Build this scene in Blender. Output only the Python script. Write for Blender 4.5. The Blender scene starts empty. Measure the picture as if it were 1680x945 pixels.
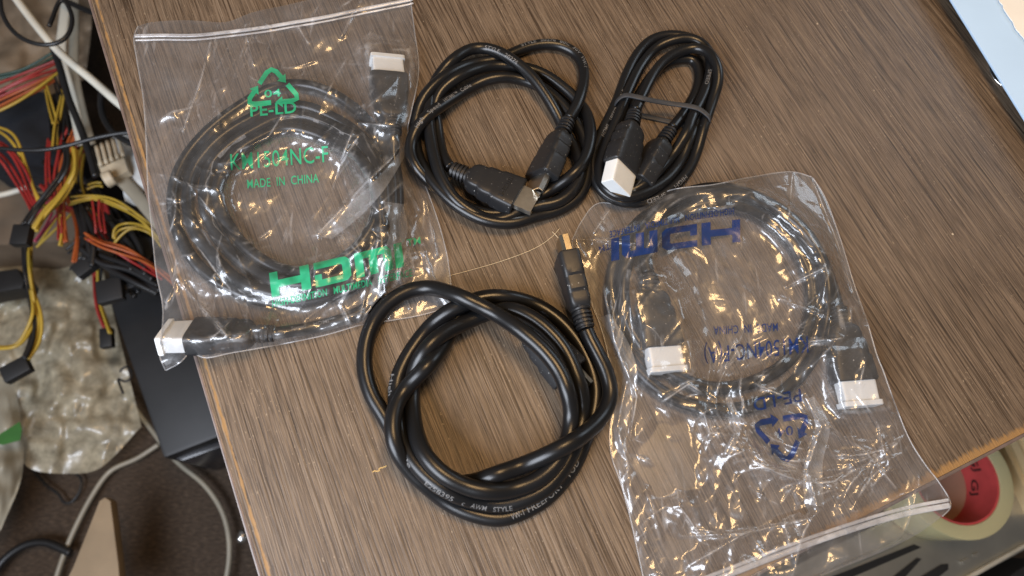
import bpy, bmesh, math, random
import numpy as np
from mathutils import Vector, Matrix

random.seed(7)
rng = np.random.RandomState(11)
S = bpy.context.scene
COL = S.collection
MM = 0.001

# ------------------------------------------------------------------ camera
FPX, CX, CY = 1120.0, 840.0, 472.5
Dm = 0.34
Nd = np.array([-0.178, 0.984, 2.646])
U = np.array([-Nd[0], Nd[1], Nd[2]]); U /= np.linalg.norm(U)      # world up in camera axes
Xc = np.array([1.0, 0, 0]) - U[0] * U; Xc /= np.linalg.norm(Xc)
Yc = np.cross(U, Xc)
R = np.array([Xc, Yc, U])                                          # camera axes -> world
CAM = -Dm * (R @ np.array([0, 0, -1.0]))
cam_d = bpy.data.cameras.new('camera')
cam = bpy.data.objects.new('camera', cam_d); COL.objects.link(cam)
M4 = Matrix.Identity(4)
for i in range(3):
    for j in range(3):
        M4[i][j] = R[i][j]
    M4[i][3] = CAM[i]
cam.matrix_world = M4
cam_d.sensor_width = 36.0
cam_d.lens = 36.0 * FPX / 1680.0
cam_d.clip_start = 0.01; cam_d.clip_end = 20
cam_d.dof.use_dof = True
cam_d.dof.focus_distance = 0.352
cam_d.dof.aperture_fstop = 8.5
S.camera = cam

def at(px, py, z=0.0):
    """pixel of the 1680x945 photograph -> world point at height z (metres)"""
    px = np.asarray(px, float); py = np.asarray(py, float); z = np.asarray(z, float)
    d = np.stack([(px - CX) / FPX, -(py - CY) / FPX, -np.ones_like(px)], -1) @ R.T
    t = (z - CAM[2]) / d[..., 2]
    return CAM + d * t[..., None]

# ------------------------------------------------------------------ world and lamps
W = bpy.data.worlds.new('World'); S.world = W; W.use_nodes = True
bg = W.node_tree.nodes['Background']
bg.inputs[0].default_value = (1.0, 0.96, 0.91, 1); bg.inputs[1].default_value = 0.11

def area(name, loc, target, sx, sy, power, color, spread=180):
    l = bpy.data.lights.new(name, 'AREA'); l.shape = 'RECTANGLE'; l.size = sx; l.size_y = sy
    l.energy = power; l.color = color; l.spread = math.radians(spread)
    o = bpy.data.objects.new(name, l); COL.objects.link(o)
    o.location = loc
    o.rotation_euler = (Vector(target) - Vector(loc)).to_track_quat('-Z', 'Y').to_euler()
    return o
_p = at(860, 640) - CAM * [1, 1, 0]
_l = CAM * [1, 1, 0] + _p * [1, 1, 0] * (CAM[2] + 0.78) / CAM[2]
area('ceiling_lamp', (_l[0], _l[1], 0.78), (0.04, 0.0, 0), 0.25, 0.25, 4.8, (1.0, 0.63, 0.29))
area('window_light', (-0.44, -0.40, 0.44), (-0.02, 0.0, 0), 0.56, 0.42, 11.6, (0.83, 0.89, 1.0))
area('far_window_light', (0.70, 0.55, 0.42), (0.15, 0.1, 0), 0.4, 0.3, 1.6, (0.74, 0.87, 1.0))

S.render.engine = 'CYCLES'
S.view_settings.view_transform = 'Standard'
S.view_settings.look = 'None'
S.view_settings.exposure = 0.0
S.view_settings.gamma = 1.0
S.cycles.max_bounces = 10
S.cycles.transparent_max_bounces = 32
S.cycles.sample_clamp_indirect = 4.0
S.cycles.use_denoising = True

# ------------------------------------------------------------------ material helpers
def new_mat(name):
    m = bpy.data.materials.new(name); m.use_nodes = True
    nt = m.node_tree
    return m, nt, nt.nodes['Principled BSDF'], nt.nodes['Material Output']

def N(nt, typ, **kw):
    n = nt.nodes.new(typ)
    for k, v in kw.items():
        setattr(n, k, v)
    return n

def ramp(nt, fac, stops):
    r = N(nt, 'ShaderNodeValToRGB')
    el = r.color_ramp.elements
    el[0].position, el[0].color = stops[0][0], stops[0][1]
    el[1].position, el[1].color = stops[-1][0], stops[-1][1]
    for p, c in stops[1:-1]:
        e = el.new(p); e.color = c
    nt.links.new(fac, r.inputs[0])
    return r

def c4(r, g, b): return (r, g, b, 1)

def math_n(nt, op, a, b=None, c=None):
    n = N(nt, 'ShaderNodeMath', operation=op)
    for i, v in enumerate((a, b, c)):
        if v is None: continue
        if isinstance(v, (int, float)): n.inputs[i].default_value = v
        else: nt.links.new(v, n.inputs[i])
    return n.outputs[0]

def plain(name, col, rough=0.5, metal=0.0, var=0.12, scale=60, bump=0.0, bscale=400, spec=0.5):
    m, nt, b, o = new_mat(name)
    tc = N(nt, 'ShaderNodeTexCoord'); nz = N(nt, 'ShaderNodeTexNoise')
    nz.inputs['Scale'].default_value = scale; nz.inputs['Detail'].default_value = 5
    nt.links.new(tc.outputs['Object'], nz.inputs['Vector'])
    lo = tuple(max(0, c * (1 - var)) for c in col) + (1,)
    hi = tuple(min(1, c * (1 + var)) for c in col) + (1,)
    r = ramp(nt, nz.outputs[0], [(0.3, lo), (0.7, hi)])
    nt.links.new(r.outputs[0], b.inputs['Base Color'])
    b.inputs['Roughness'].default_value = rough; b.inputs['Metallic'].default_value = metal
    b.inputs['Specular IOR Level'].default_value = spec
    if bump:
        n2 = N(nt, 'ShaderNodeTexNoise'); n2.inputs['Scale'].default_value = bscale
        nt.links.new(tc.outputs['Object'], n2.inputs['Vector'])
        bp = N(nt, 'ShaderNodeBump'); bp.inputs['Strength'].default_value = bump; bp.inputs['Distance'].default_value = 0.0005
        nt.links.new(n2.outputs[0], bp.inputs['Height']); nt.links.new(bp.outputs[0], b.inputs['Normal'])
    return m

def dusty_black(name, base, rough, dust_scale=900, dust_at=0.74, dust_col=(0.35, 0.34, 0.32), bmp=0.12):
    m, nt, b, o = new_mat(name)
    tc = N(nt, 'ShaderNodeTexCoord')
    nz = N(nt, 'ShaderNodeTexNoise'); nz.inputs['Scale'].default_value = dust_scale; nz.inputs['Detail'].default_value = 1
    nt.links.new(tc.outputs['Object'], nz.inputs['Vector'])
    r = ramp(nt, nz.outputs[0], [(dust_at, base + (1,)), (dust_at + 0.05, dust_col + (1,))])
    nt.links.new(r.outputs[0], b.inputs['Base Color']); b.inputs['Specular IOR Level'].default_value = 0.40
    n2 = N(nt, 'ShaderNodeTexNoise'); n2.inputs['Scale'].default_value = 55; n2.inputs['Detail'].default_value = 4
    nt.links.new(tc.outputs['Object'], n2.inputs['Vector'])
    mr = N(nt, 'ShaderNodeMapRange'); mr.inputs[3].default_value = rough - 0.07; mr.inputs[4].default_value = rough + 0.09
    nt.links.new(n2.outputs[0], mr.inputs[0]); nt.links.new(mr.outputs[0], b.inputs['Roughness'])
    n3 = N(nt, 'ShaderNodeTexNoise'); n3.inputs['Scale'].default_value = 260
    nt.links.new(tc.outputs['Object'], n3.inputs['Vector'])
    bp = N(nt, 'ShaderNodeBump'); bp.inputs['Strength'].default_value = bmp; bp.inputs['Distance'].default_value = 0.0006
    nt.links.new(n3.outputs[0], bp.inputs['Height']); nt.links.new(bp.outputs[0], b.inputs['Normal'])
    return m

def film_mat(name, haze=0.045, refl=0.10, rough=0.13, tint=(0.93, 0.93, 0.94), bump=0.10, soft=0.48, dcol=(0.85, 0.85, 0.86)):
    m, nt, b, o = new_mat(name)
    nt.nodes.remove(b)
    tr = N(nt, 'ShaderNodeBsdfTransparent'); tr.inputs[0].default_value = tint + (1,)
    gl = N(nt, 'ShaderNodeBsdfGlossy'); gl.inputs['Roughness'].default_value = rough
    df = N(nt, 'ShaderNodeBsdfDiffuse'); df.inputs[0].default_value = dcol + (1,)
    tl = N(nt, 'ShaderNodeBsdfTranslucent'); tl.inputs[0].default_value = dcol + (1,)
    mix_d = N(nt, 'ShaderNodeMixShader'); mix_d.inputs[0].default_value = 0.35
    nt.links.new(df.outputs[0], mix_d.inputs[1]); nt.links.new(tl.outputs[0], mix_d.inputs[2])
    tc = N(nt, 'ShaderNodeTexCoord')
    nz = N(nt, 'ShaderNodeTexNoise'); nz.inputs['Scale'].default_value = 70; nz.inputs['Detail'].default_value = 6; nz.inputs['Roughness'].default_value = 0.65
    nt.links.new(tc.outputs['Object'], nz.inputs['Vector'])
    hz = N(nt, 'ShaderNodeMapRange'); hz.inputs[1].default_value = 0.3; hz.inputs[2].default_value = 0.75
    hz.inputs[3].default_value = haze * 0.5; hz.inputs[4].default_value = haze * 1.7
    nt.links.new(nz.outputs[0], hz.inputs[0])
    # thin scuffs
    n2 = N(nt, 'ShaderNodeTexNoise'); n2.inputs['Scale'].default_value = 240; n2.inputs['Detail'].default_value = 3
    mp = N(nt, 'ShaderNodeMapping'); mp.inputs['Scale'].default_value = (1, 0.12, 1); mp.inputs['Rotation'].default_value = (0, 0, 0.7)
    nt.links.new(tc.outputs['Object'], mp.inputs[0]); nt.links.new(mp.outputs[0], n2.inputs['Vector'])
    sc = N(nt, 'ShaderNodeMapRange'); sc.inputs[1].default_value = 0.66; sc.inputs[2].default_value = 0.74; sc.inputs[4].default_value = 0.16
    nt.links.new(n2.outputs[0], sc.inputs[0])
    # folds whitened by stress and by painted-in glints: strength stored per vertex from how sharply the film bends
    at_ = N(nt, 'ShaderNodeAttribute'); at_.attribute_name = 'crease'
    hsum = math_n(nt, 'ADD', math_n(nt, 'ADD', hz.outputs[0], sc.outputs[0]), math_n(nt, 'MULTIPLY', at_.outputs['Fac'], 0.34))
    m1 = N(nt, 'ShaderNodeMixShader'); nt.links.new(hsum, m1.inputs[0])
    nt.links.new(tr.outputs[0], m1.inputs[1]); nt.links.new(mix_d.outputs[0], m1.inputs[2])
    # Schlick reflectance, the same from both sides of the film
    lw = N(nt, 'ShaderNodeLayerWeight'); lw.inputs[0].default_value = 0.5
    p5 = math_n(nt, 'POWER', lw.outputs['Facing'], 4.0)
    F = math_n(nt, 'MULTIPLY_ADD', p5, 0.8, refl)
    m2 = N(nt, 'ShaderNodeMixShader'); nt.links.new(F, m2.inputs[0])
    g2 = N(nt, 'ShaderNodeBsdfGlossy'); g2.inputs['Roughness'].default_value = min(0.6, rough * 2.6)
    gm = N(nt, 'ShaderNodeMixShader'); gm.inputs[0].default_value = soft
    nt.links.new(gl.outputs[0], gm.inputs[1]); nt.links.new(g2.outputs[0], gm.inputs[2])
    nt.links.new(m1.outputs[0], m2.inputs[1]); nt.links.new(gm.outputs[0], m2.inputs[2])
    if bump:
        n3 = N(nt, 'ShaderNodeTexNoise'); n3.inputs['Scale'].default_value = 210; n3.inputs['Detail'].default_value = 3
        nt.links.new(tc.outputs['Object'], n3.inputs['Vector'])
        vo = N(nt, 'ShaderNodeTexVoronoi'); vo.inputs['Scale'].default_value = 120; vo.feature = 'DISTANCE_TO_EDGE'
        nt.links.new(tc.outputs['Object'], vo.inputs['Vector'])
        bp = N(nt, 'ShaderNodeBump'); bp.inputs['Strength'].default_value = bump; bp.inputs['Distance'].default_value = 0.0012
        hh = math_n(nt, 'MULTIPLY_ADD', vo.outputs['Distance'], 0.35, n3.outputs[0])
        nt.links.new(hh, bp.inputs['Height'])
        nt.links.new(bp.outputs[0], gl.inputs['Normal'])
    nt.links.new(m2.outputs[0], o.inputs[0])
    return m

def ink_mat(name, col):
    m, nt, b, o = new_mat(name)
    b.inputs['Base Color'].default_value = col + (1,); b.inputs['Roughness'].default_value = 0.28
    tr = N(nt, 'ShaderNodeBsdfTransparent')
    tc = N(nt, 'ShaderNodeTexCoord'); nz = N(nt, 'ShaderNodeTexNoise'); nz.inputs['Scale'].default_value = 160; nz.inputs['Detail'].default_value = 5
    nt.links.new(tc.outputs['Object'], nz.inputs['Vector'])
    mr = N(nt, 'ShaderNodeMapRange'); mr.inputs[1].default_value = 0.3; mr.inputs[2].default_value = 0.6; mr.inputs[3].default_value = 0.66; mr.inputs[4].default_value = 0.92
    nt.links.new(nz.outputs[0], mr.inputs[0])
    mx = N(nt, 'ShaderNodeMixShader'); nt.links.new(mr.outputs[0], mx.inputs[0])
    nt.links.new(tr.outputs[0], mx.inputs[1]); nt.links.new(b.outputs[0], mx.inputs[2])
    nt.links.new(mx.outputs[0], o.inputs[0])
    return m

MAT = {}
MAT['cable'] = dusty_black('cable_pvc', (0.007, 0.007, 0.0075), 0.30, 700, 0.80, (0.06, 0.06, 0.06), 0.02)
MAT['plug'] = dusty_black('plug_plastic', (0.014, 0.014, 0.015), 0.42, 1100, 0.73)
MAT['metal'] = plain('nickel_shell', (0.62, 0.59, 0.53), 0.34, 1.0, 0.10, 300, 0.0, 900)
MAT['gold'] = plain('gold_contacts', (0.85, 0.60, 0.22), 0.25, 1.0)
MAT['pale_gold'] = plain('pale_gold_shell', (0.40, 0.35, 0.27), 0.28, 1.0, 0.1, 300)
MAT['cap'] = plain('cap_polythene', (0.64, 0.66, 0.66), 0.38, 0, 0.03, 120)
_b = MAT['cap'].node_tree.nodes['Principled BSDF']; _b.inputs['Subsurface Weight'].default_value = 0.35; _b.inputs['Subsurface Radius'].default_value = (0.002, 0.002, 0.002)
MAT['rubber'] = plain('rubber_band', (0.026, 0.027, 0.030), 0.62, 0, 0.2, 300)
MAT['cable_text'] = plain('cable_print', (0.13, 0.13, 0.13), 0.5, 0, 0.5, 900)
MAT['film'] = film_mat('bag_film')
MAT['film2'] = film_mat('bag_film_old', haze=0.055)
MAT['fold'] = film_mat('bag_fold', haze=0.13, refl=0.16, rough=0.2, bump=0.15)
MAT['film_back'] = film_mat('bag_film_back', haze=0.05, refl=0.03, rough=0.22, bump=0.08)
MAT['seam'] = film_mat('bag_seam', haze=0.18, refl=0.08, rough=0.25, bump=0.0)
MAT['zip'] = film_mat('bag_zip', haze=0.42, refl=0.10, rough=0.18, bump=0.0)
MAT['green'] = ink_mat('green_ink', (0.030, 0.34, 0.17))
MAT['blue'] = ink_mat('blue_ink', (0.011, 0.030, 0.12))

# ------------------------------------------------------------------ mesh helpers
def empty(name, loc=(0, 0, 0), label=None, cat=None, group=None):
    o = bpy.data.objects.new(name, None); COL.objects.link(o); o.location = loc
    o.empty_display_size = 0.01
    if label: o['label'] = label
    if cat: o['category'] = cat
    if group: o['group'] = group
    return o

def tag(o, label=None, cat=None, group=None, kind=None):
    for k, v in (('label', label), ('category', cat), ('group', group), ('kind', kind)):
        if v: o[k] = v
    return o

def obj(name, verts, faces, mat, parent=None, smooth=True):
    """verts in world coordinates"""
    me = bpy.data.meshes.new(name)
    v = np.asarray(verts, float)
    org = np.zeros(3)
    p = parent
    while p is not None:
        org += np.array(p.location); p = p.parent
    if parent is None:
        org = v.mean(0); org[2] = v[:, 2].min()
    me.from_pydata((v - org).tolist(), [], [tuple(int(i) for i in f) for f in faces])
    me.update()
    if smooth:
        me.polygons.foreach_set('use_smooth', np.ones(len(me.polygons), bool))
    o = bpy.data.objects.new(name, me); COL.objects.link(o)
    if mat is not None: me.materials.append(mat)
    if parent is not None: o.parent = parent
    else: o.location = org
    return o

def sharpen(o, deg=35):
    me = o.data
    bm = bmesh.new(); bm.from_mesh(me)
    bmesh.ops.recalc_face_normals(bm, faces=bm.faces)
    for e in bm.edges:
        e.smooth = not (len(e.link_faces) == 2 and e.calc_face_angle(0) > math.radians(deg))
    bm.to_mesh(me); bm.free()
    return o

def catmull(P, step):
    P = np.asarray(P, float)
    n = len(P)
    Q = np.vstack([2 * P[0] - P[1], P, 2 * P[-1] - P[-2]])
    out = []
    for i in range(1, n):
        p0, p1, p2, p3 = Q[i - 1], Q[i], Q[i + 1], Q[i + 2]
        # centripetal parametrisation
        def tj(a, b): return max(np.linalg.norm((b - a)[:2]), 1e-6) ** 0.5
        t0 = 0; t1 = t0 + tj(p0, p1); t2 = t1 + tj(p1, p2); t3 = t2 + tj(p2, p3)
        m = max(2, int(np.linalg.norm((p2 - p1)[:2]) / step) + 1)
        t = np.linspace(t1, t2, m, endpoint=False)[:, None]
        A1 = (t1 - t) / (t1 - t0) * p0 + (t - t0) / (t1 - t0) * p1
        A2 = (t2 - t) / (t2 - t1) * p1 + (t - t1) / (t2 - t1) * p2
        A3 = (t3 - t) / (t3 - t2) * p2 + (t - t2) / (t3 - t2) * p3
        B1 = (t2 - t) / (t2 - t0) * A1 + (t - t0) / (t2 - t0) * A2
        B2 = (t3 - t) / (t3 - t1) * A2 + (t - t1) / (t3 - t1) * A3
        out.append((t2 - t) / (t2 - t1) * B1 + (t - t1) / (t2 - t1) * B2)
    out.append(P[-1:])
    return np.vstack(out)

def resample(P, step):
    d = np.r_[0, np.cumsum(np.linalg.norm(np.diff(P, axis=0), axis=1))]
    n = max(3, int(d[-1] / step) + 1)
    s = np.linspace(0, d[-1], n)
    return np.stack([np.interp(s, d, P[:, k]) for k in range(P.shape[1])], -1)

def gsm(a, sig):
    if sig <= 0: return a
    k = int(3 * sig) + 1
    w = np.exp(-0.5 * (np.arange(-k, k + 1) / sig) ** 2); w /= w.sum()
    if a.ndim == 1:
        return np.convolve(np.pad(a, k, mode='edge'), w, 'valid')
    return np.stack([gsm(a[:, i], sig) for i in range(a.shape[1])], -1)

def frames(P):
    T = np.gradient(P, axis=0); T /= np.linalg.norm(T, axis=1)[:, None] + 1e-12
    Z = np.array([0, 0, 1.0])
    Nn = Z - (T @ Z)[:, None] * T
    bad = np.linalg.norm(Nn, axis=1) < 0.15
    Nn[bad] = np.array([1.0, 0, 0]) - T[bad][:, :1] * T[bad]
    Nn /= np.linalg.norm(Nn, axis=1)[:, None]
    return T, Nn, np.cross(T, Nn)

def tube(P, r, nseg=14, closed=False, flat=None):
    """r: scalar or per-sample; flat=(a,b) gives an elliptical section a along up, b sideways"""
    P = np.asarray(P, float); n = len(P)
    T, A, B = frames(P)
    a = np.linspace(0, 2 * math.pi, nseg, endpoint=False)
    ra = np.broadcast_to(np.asarray(r, float), (n,))
    fa, fb = flat if flat else (1, 1)
    V = P[:, None, :] + ra[:, None, None] * (fa * np.cos(a)[None, :, None] * A[:, None, :] + fb * np.sin(a)[None, :, None] * B[:, None, :])
    F = []
    for i in range(n - 1 + (1 if closed else 0)):
        i2 = (i + 1) % n
        for j in range(nseg):
            j2 = (j + 1) % nseg
            F.append((i * nseg + j, i * nseg + j2, i2 * nseg + j2, i2 * nseg + j))
    if not closed:
        F.append(tuple(range(nseg))[::-1]); F.append(tuple((n - 1) * nseg + j for j in range(nseg)))
    return V.reshape(-1, 3), F

def loft(rings, cap=True):
    rings = [np.asarray(r) for r in rings]
    k = len(rings[0]); V = np.vstack(rings); F = []
    for i in range(len(rings) - 1):
        for j in range(k):
            j2 = (j + 1) % k
            F.append((i * k + j, i * k + j2, (i + 1) * k + j2, (i + 1) * k + j))
    if cap:
        F.append(tuple(range(k))[::-1]); F.append(tuple((len(rings) - 1) * k + j for j in range(k)))
    return V, F

def box(c0, c1):
    (x0, y0, z0), (x1, y1, z1) = c0, c1
    V = np.array([(x, y, z) for z in (z0, z1) for (x, y) in ((x0, y0), (x1, y0), (x1, y1), (x0, y1))], float)
    F = [(3, 2, 1, 0), (4, 5, 6, 7), (0, 1, 5, 4), (1, 2, 6, 5), (2, 3, 7, 6), (3, 0, 4, 7)]
    return V, F

def bevel(o, w, seg=2):
    bm = bmesh.new(); bm.from_mesh(o.data)
    bmesh.ops.recalc_face_normals(bm, faces=bm.faces)
    bmesh.ops.bevel(bm, geom=[e for e in bm.edges if len(e.link_faces) == 2 and e.calc_face_angle(0) > 0.6], offset=w, segments=seg, affect='EDGES', profile=0.6)
    bm.to_mesh(o.data); bm.free()
    o.data.polygons.foreach_set('use_smooth', np.ones(len(o.data.polygons), bool))
    return sharpen(o, 40)

def extrude_px(poly, z0, z1):
    """prism whose top outline follows pixels at height z1 (plumb sides)"""
    t = np.array([at(x, y, z1) for x, y in poly]); b = t.copy(); b[:, 2] = z0
    return loft([b, t])

# value noise on a plane
def vnoise(x, y, seed):
    r = np.random.RandomState(seed); G = r.rand(64, 64)
    xi = np.floor(x).astype(int); yi = np.floor(y).astype(int); fx = x - xi; fy = y - yi
    fx = fx * fx * (3 - 2 * fx); fy = fy * fy * (3 - 2 * fy)
    g = lambda a, b: G[a % 64, b % 64]
    return (g(xi, yi) * (1 - fx) + g(xi + 1, yi) * fx) * (1 - fy) + (g(xi, yi + 1) * (1 - fx) + g(xi + 1, yi + 1) * fx) * fy

# ------------------------------------------------------------------ text as flat mesh
def text_mesh(s, size=1.0, bold=0.0, align='LEFT', stretch=1.0):
    cu = bpy.data.curves.new('t', 'FONT'); cu.body = s; cu.size = size; cu.align_x = align
    cu.offset = bold; cu.resolution_u = 3; cu.space_character = 1.05
    o = bpy.data.objects.new('t', cu); COL.objects.link(o)
    dg = bpy.context.evaluated_depsgraph_get()
    me = bpy.data.meshes.new_from_object(o.evaluated_get(dg))
    V = np.array([v.co[:] for v in me.vertices]).reshape(-1, 3)[:, :2] * np.array([stretch, 1.0])
    F = [tuple(p.vertices) for p in me.polygons]
    bpy.data.objects.remove(o); bpy.data.curves.remove(cu); bpy.data.meshes.remove(me)
    return V, F

def fit_text(s, width, height, bold=0.0):
    V, F = text_mesh(s, 1.0, bold)
    lo, hi = V.min(0), V.max(0)
    cap = text_mesh('H', 1.0)[0][:, 1].max()
    V = (V - np.array([lo[0], 0])) / np.array([hi[0] - lo[0], cap]) * np.array([width, height])
    return V, F

def cut_grid(V, F, sx, sy):
    bm = bmesh.new()
    vs = [bm.verts.new((x, y, 0)) for x, y in V]
    for f in F:
        try: bm.faces.new([vs[i] for i in f])
        except ValueError: pass
    lo, hi = V.min(0), V.max(0)
    for ax, st in ((0, sx), (1, sy)):
        if not st: continue
        k = lo[ax] + st
        while k < hi[ax]:
            co = [0, 0, 0]; co[ax] = k; no = [0, 0, 0]; no[ax] = 1
            bmesh.ops.bisect_plane(bm, geom=bm.verts[:] + bm.edges[:] + bm.faces[:], plane_co=co, plane_no=no, dist=1e-7)
            k += st
    bmesh.ops.triangulate(bm, faces=[f for f in bm.faces if len(f.verts) > 4])
    bm.verts.index_update()
    V2 = np.array([v.co[:2] for v in bm.verts]); F2 = [tuple(v.index for v in f.verts) for f in bm.faces]
    bm.free()
    return V2, F2

def stroke(pts, w):
    P = np.asarray(pts, float); n = len(P)
    T = np.gradient(P, axis=0)
    for i in range(1, n - 1):
        a = P[i] - P[i - 1]; b = P[i + 1] - P[i]
        T[i] = a / np.linalg.norm(a) + b / np.linalg.norm(b)
    T /= np.linalg.norm(T, axis=1)[:, None]
    Nn = np.stack([-T[:, 1], T[:, 0]], -1)
    V = np.vstack([P + Nn * w / 2, P - Nn * w / 2])
    return V, [(i, i + 1, n + i + 1, n + i) for i in range(n - 1)]

def merge2(parts):
    V, F, k = [], [], 0
    for v, f in parts:
        V.append(np.asarray(v, float)); F += [tuple(i + k for i in q) for q in f]; k += len(v)
    return np.vstack(V), F

# ================================================================== TABLE
gd = np.array([-1529.0, 3289.0, -FPX]) @ R.T; gd[2] = 0; gd /= np.linalg.norm(gd)    # grain, away from the viewer
gx = np.array([gd[1], -gd[0], 0])
pa, pb = at(147, 0), at(434, 945)
pe = at(1610, 746.5)
left_x = 0.5 * ((pa @ gx) + (pb @ gx))
bot_y = pe @ gd
TORG = left_x * gx + bot_y * gd
TROT = math.atan2(gx[1], gx[0])

def wood_mat():
    m, nt, b, o = new_mat('laminate_wood')
    tc = N(nt, 'ShaderNodeTexCoord')
    def nz(sx, sy, det, rough=0.5, off=0.0, dist=0.0):
        mp = N(nt, 'ShaderNodeMapping'); mp.inputs['Scale'].default_value = (sx, sy, 1); mp.inputs['Location'].default_value = (off, off * 0.3, off)
        nt.links.new(tc.outputs['Object'], mp.inputs[0])
        n = N(nt, 'ShaderNodeTexNoise'); n.inputs['Scale'].default_value = 1; n.inputs['Detail'].default_value = det
        n.inputs['Roughness'].default_value = rough; n.inputs['Distortion'].default_value = dist
        nt.links.new(mp.outputs[0], n.inputs['Vector']); return n.outputs[0]
    broad = nz(80, 3, 3)
    lines = nz(1150, 11, 1.2, 0.5, 3.1, 0.02)
    light = nz(1450, 15, 1.2, 0.5, 13.0, 0.02)
    fine = nz(2400, 70, 3, 0.6, 7.7, 0.05)
    base = ramp(nt, broad, [(0.3, c4(0.104, 0.073, 0.048)), (0.7, c4(0.120, 0.086, 0.058))])
    c2 = ramp(nt, fine, [(0.34, c4(0.45, 0.43, 0.41)), (0.5, c4(1, 1, 1)), (0.68, c4(1.5, 1.5, 1.48))])
    mx = N(nt, 'ShaderNodeMix', data_type='RGBA', blend_type='MULTIPLY'); mx.inputs[0].default_value = 1.0
    nt.links.new(base.outputs[0], mx.inputs[6]); nt.links.new(c2.outputs[0], mx.inputs[7])
    c3 = ramp(nt, lines, [(0.36, c4(0.40, 0.36, 0.32)), (0.46, c4(1, 1, 1))])
    mx2 = N(nt, 'ShaderNodeMix', data_type='RGBA', blend_type='MULTIPLY'); mx2.inputs[0].default_value = 1.0
    nt.links.new(mx.outputs[2], mx2.inputs[6]); nt.links.new(c3.outputs[0], mx2.inputs[7])
    lf = N(nt, 'ShaderNodeMapRange'); lf.inputs[1].default_value = 0.54; lf.inputs[2].default_value = 0.66; lf.inputs[4].default_value = 0.5
    nt.links.new(light, lf.inputs[0])
    mx3 = N(nt, 'ShaderNodeMix', data_type='RGBA'); nt.links.new(lf.outputs[0], mx3.inputs[0])
    nt.links.new(mx2.outputs[2], mx3.inputs[6]); mx3.inputs[7].default_value = c4(0.225, 0.168, 0.117)
    # pale specks and dust
    sp = nz(1100, 420, 2, 0.5, 5.0)
    spf = N(nt, 'ShaderNodeMapRange'); spf.inputs[1].default_value = 0.66; spf.inputs[2].default_value = 0.74; spf.inputs[4].default_value = 0.75
    nt.links.new(sp, spf.inputs[0])
    patch = nz(40, 25, 2, 0.5, 9.0)
    pf = N(nt, 'ShaderNodeMapRange'); pf.inputs[1].default_value = 0.38; pf.inputs[2].default_value = 0.62
    nt.links.new(patch, pf.inputs[0])
    mx4 = N(nt, 'ShaderNodeMix', data_type='RGBA'); nt.links.new(math_n(nt, 'MULTIPLY', spf.outputs[0], pf.outputs[0]), mx4.inputs[0])
    nt.links.new(mx3.outputs[2], mx4.inputs[6]); mx4.inputs[7].default_value = c4(0.36, 0.28, 0.19)
    # worn edges: the laminate is rubbed through to raw board
    sep = N(nt, 'ShaderNodeSeparateXYZ'); nt.links.new(tc.outputs['Object'], sep.inputs[0])
    wn = nz(260, 110, 4, 0.7, 2.0)
    wn2 = nz(620, 60, 3, 0.7, 4.0)
    dx = math_n(nt, 'ABSOLUTE', math_n(nt, 'SUBTRACT', sep.outputs[0], 0.0027))
    ex = math_n(nt, 'SUBTRACT', math_n(nt, 'MULTIPLY', wn, 0.0030), dx)          # left edge line
    ey = math_n(nt, 'SUBTRACT', math_n(nt, 'MULTIPLY', wn2, 0.0085), sep.outputs[1])
    w1 = N(nt, 'ShaderNodeMapRange'); w1.inputs[1].default_value = 0.0007; w1.inputs[2].default_value = 0.0013; nt.links.new(ex, w1.inputs[0])
    w2 = N(nt, 'ShaderNodeMapRange'); w2.inputs[1].default_value = 0.0002; w2.inputs[2].default_value = 0.0022; nt.links.new(ey, w2.inputs[0])
    ww = math_n(nt, 'MAXIMUM', w1.outputs[0], w2.outputs[0])
    mx5 = N(nt, 'ShaderNodeMix', data_type='RGBA'); nt.links.new(ww, mx5.inputs[0])
    nt.links.new(mx4.outputs[2], mx5.inputs[6]); mx5.inputs[7].default_value = c4(0.27, 0.155, 0.06)
    nt.links.new(mx5.outputs[2], b.inputs['Base Color'])
    rr = N(nt, 'ShaderNodeMapRange'); b.inputs['Specular IOR Level'].default_value = 0.4; rr.inputs[3].default_value = 0.42; rr.inputs[4].default_value = 0.56
    nt.links.new(lines, rr.inputs[0]); nt.links.new(rr.outputs[0], b.inputs['Roughness'])
    hsum = math_n(nt, 'ADD', lines, math_n(nt, 'MULTIPLY', fine, 0.6))
    bp = N(nt, 'ShaderNodeBump'); bp.inputs['Strength'].default_value = 0.45; bp.inputs['Distance'].default_value = 0.0006
    nt.links.new(hsum, bp.inputs['Height']); nt.links.new(bp.outputs[0], b.inputs['Normal'])
    return m
MAT['wood'] = wood_mat()
MAT['band'] = plain('edge_band', (0.135, 0.10, 0.085), 0.32, 0, 0.25, 120)
TW, TL, TH = 0.80, 0.72, 0.022

table = empty('desk', tuple(TORG), 'brown wood-grain desk top with worn orange edges under all the cables', 'desk')
table.rotation_euler = (0, 0, TROT)
def tpart(name, V, F, mat, bw=0.0, smooth=False):
    me = bpy.data.meshes.new(name); me.from_pydata(np.asarray(V).tolist(), [], F); me.update()
    me.materials.append(mat)
    o = bpy.data.objects.new(name, me); COL.objects.link(o); o.parent = table
    if bw: bevel(o, bw, 2)
    return o
tpart('table_top', *box((0.0, 0.0, -TH), (TW, TL, 0)), MAT['wood'])
tpart('edge_band', *box((-0.0018, -0.0018, -TH), (-0.0002, TL, -0.0005)), MAT['band'], 0.0005)
tpart('edge_band', *box((-0.0002, -0.0018, -TH), (TW, -0.0002, -0.0005)), MAT['band'], 0.0005)
MAT['panel'] = plain('dark_panel', (0.05, 0.032, 0.02), 0.5, 0, 0.25, 40)
tpart('side_panel', *box((0.05, 0.20, -0.60), (0.068, TL - 0.02, -TH)), MAT['panel'])
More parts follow.
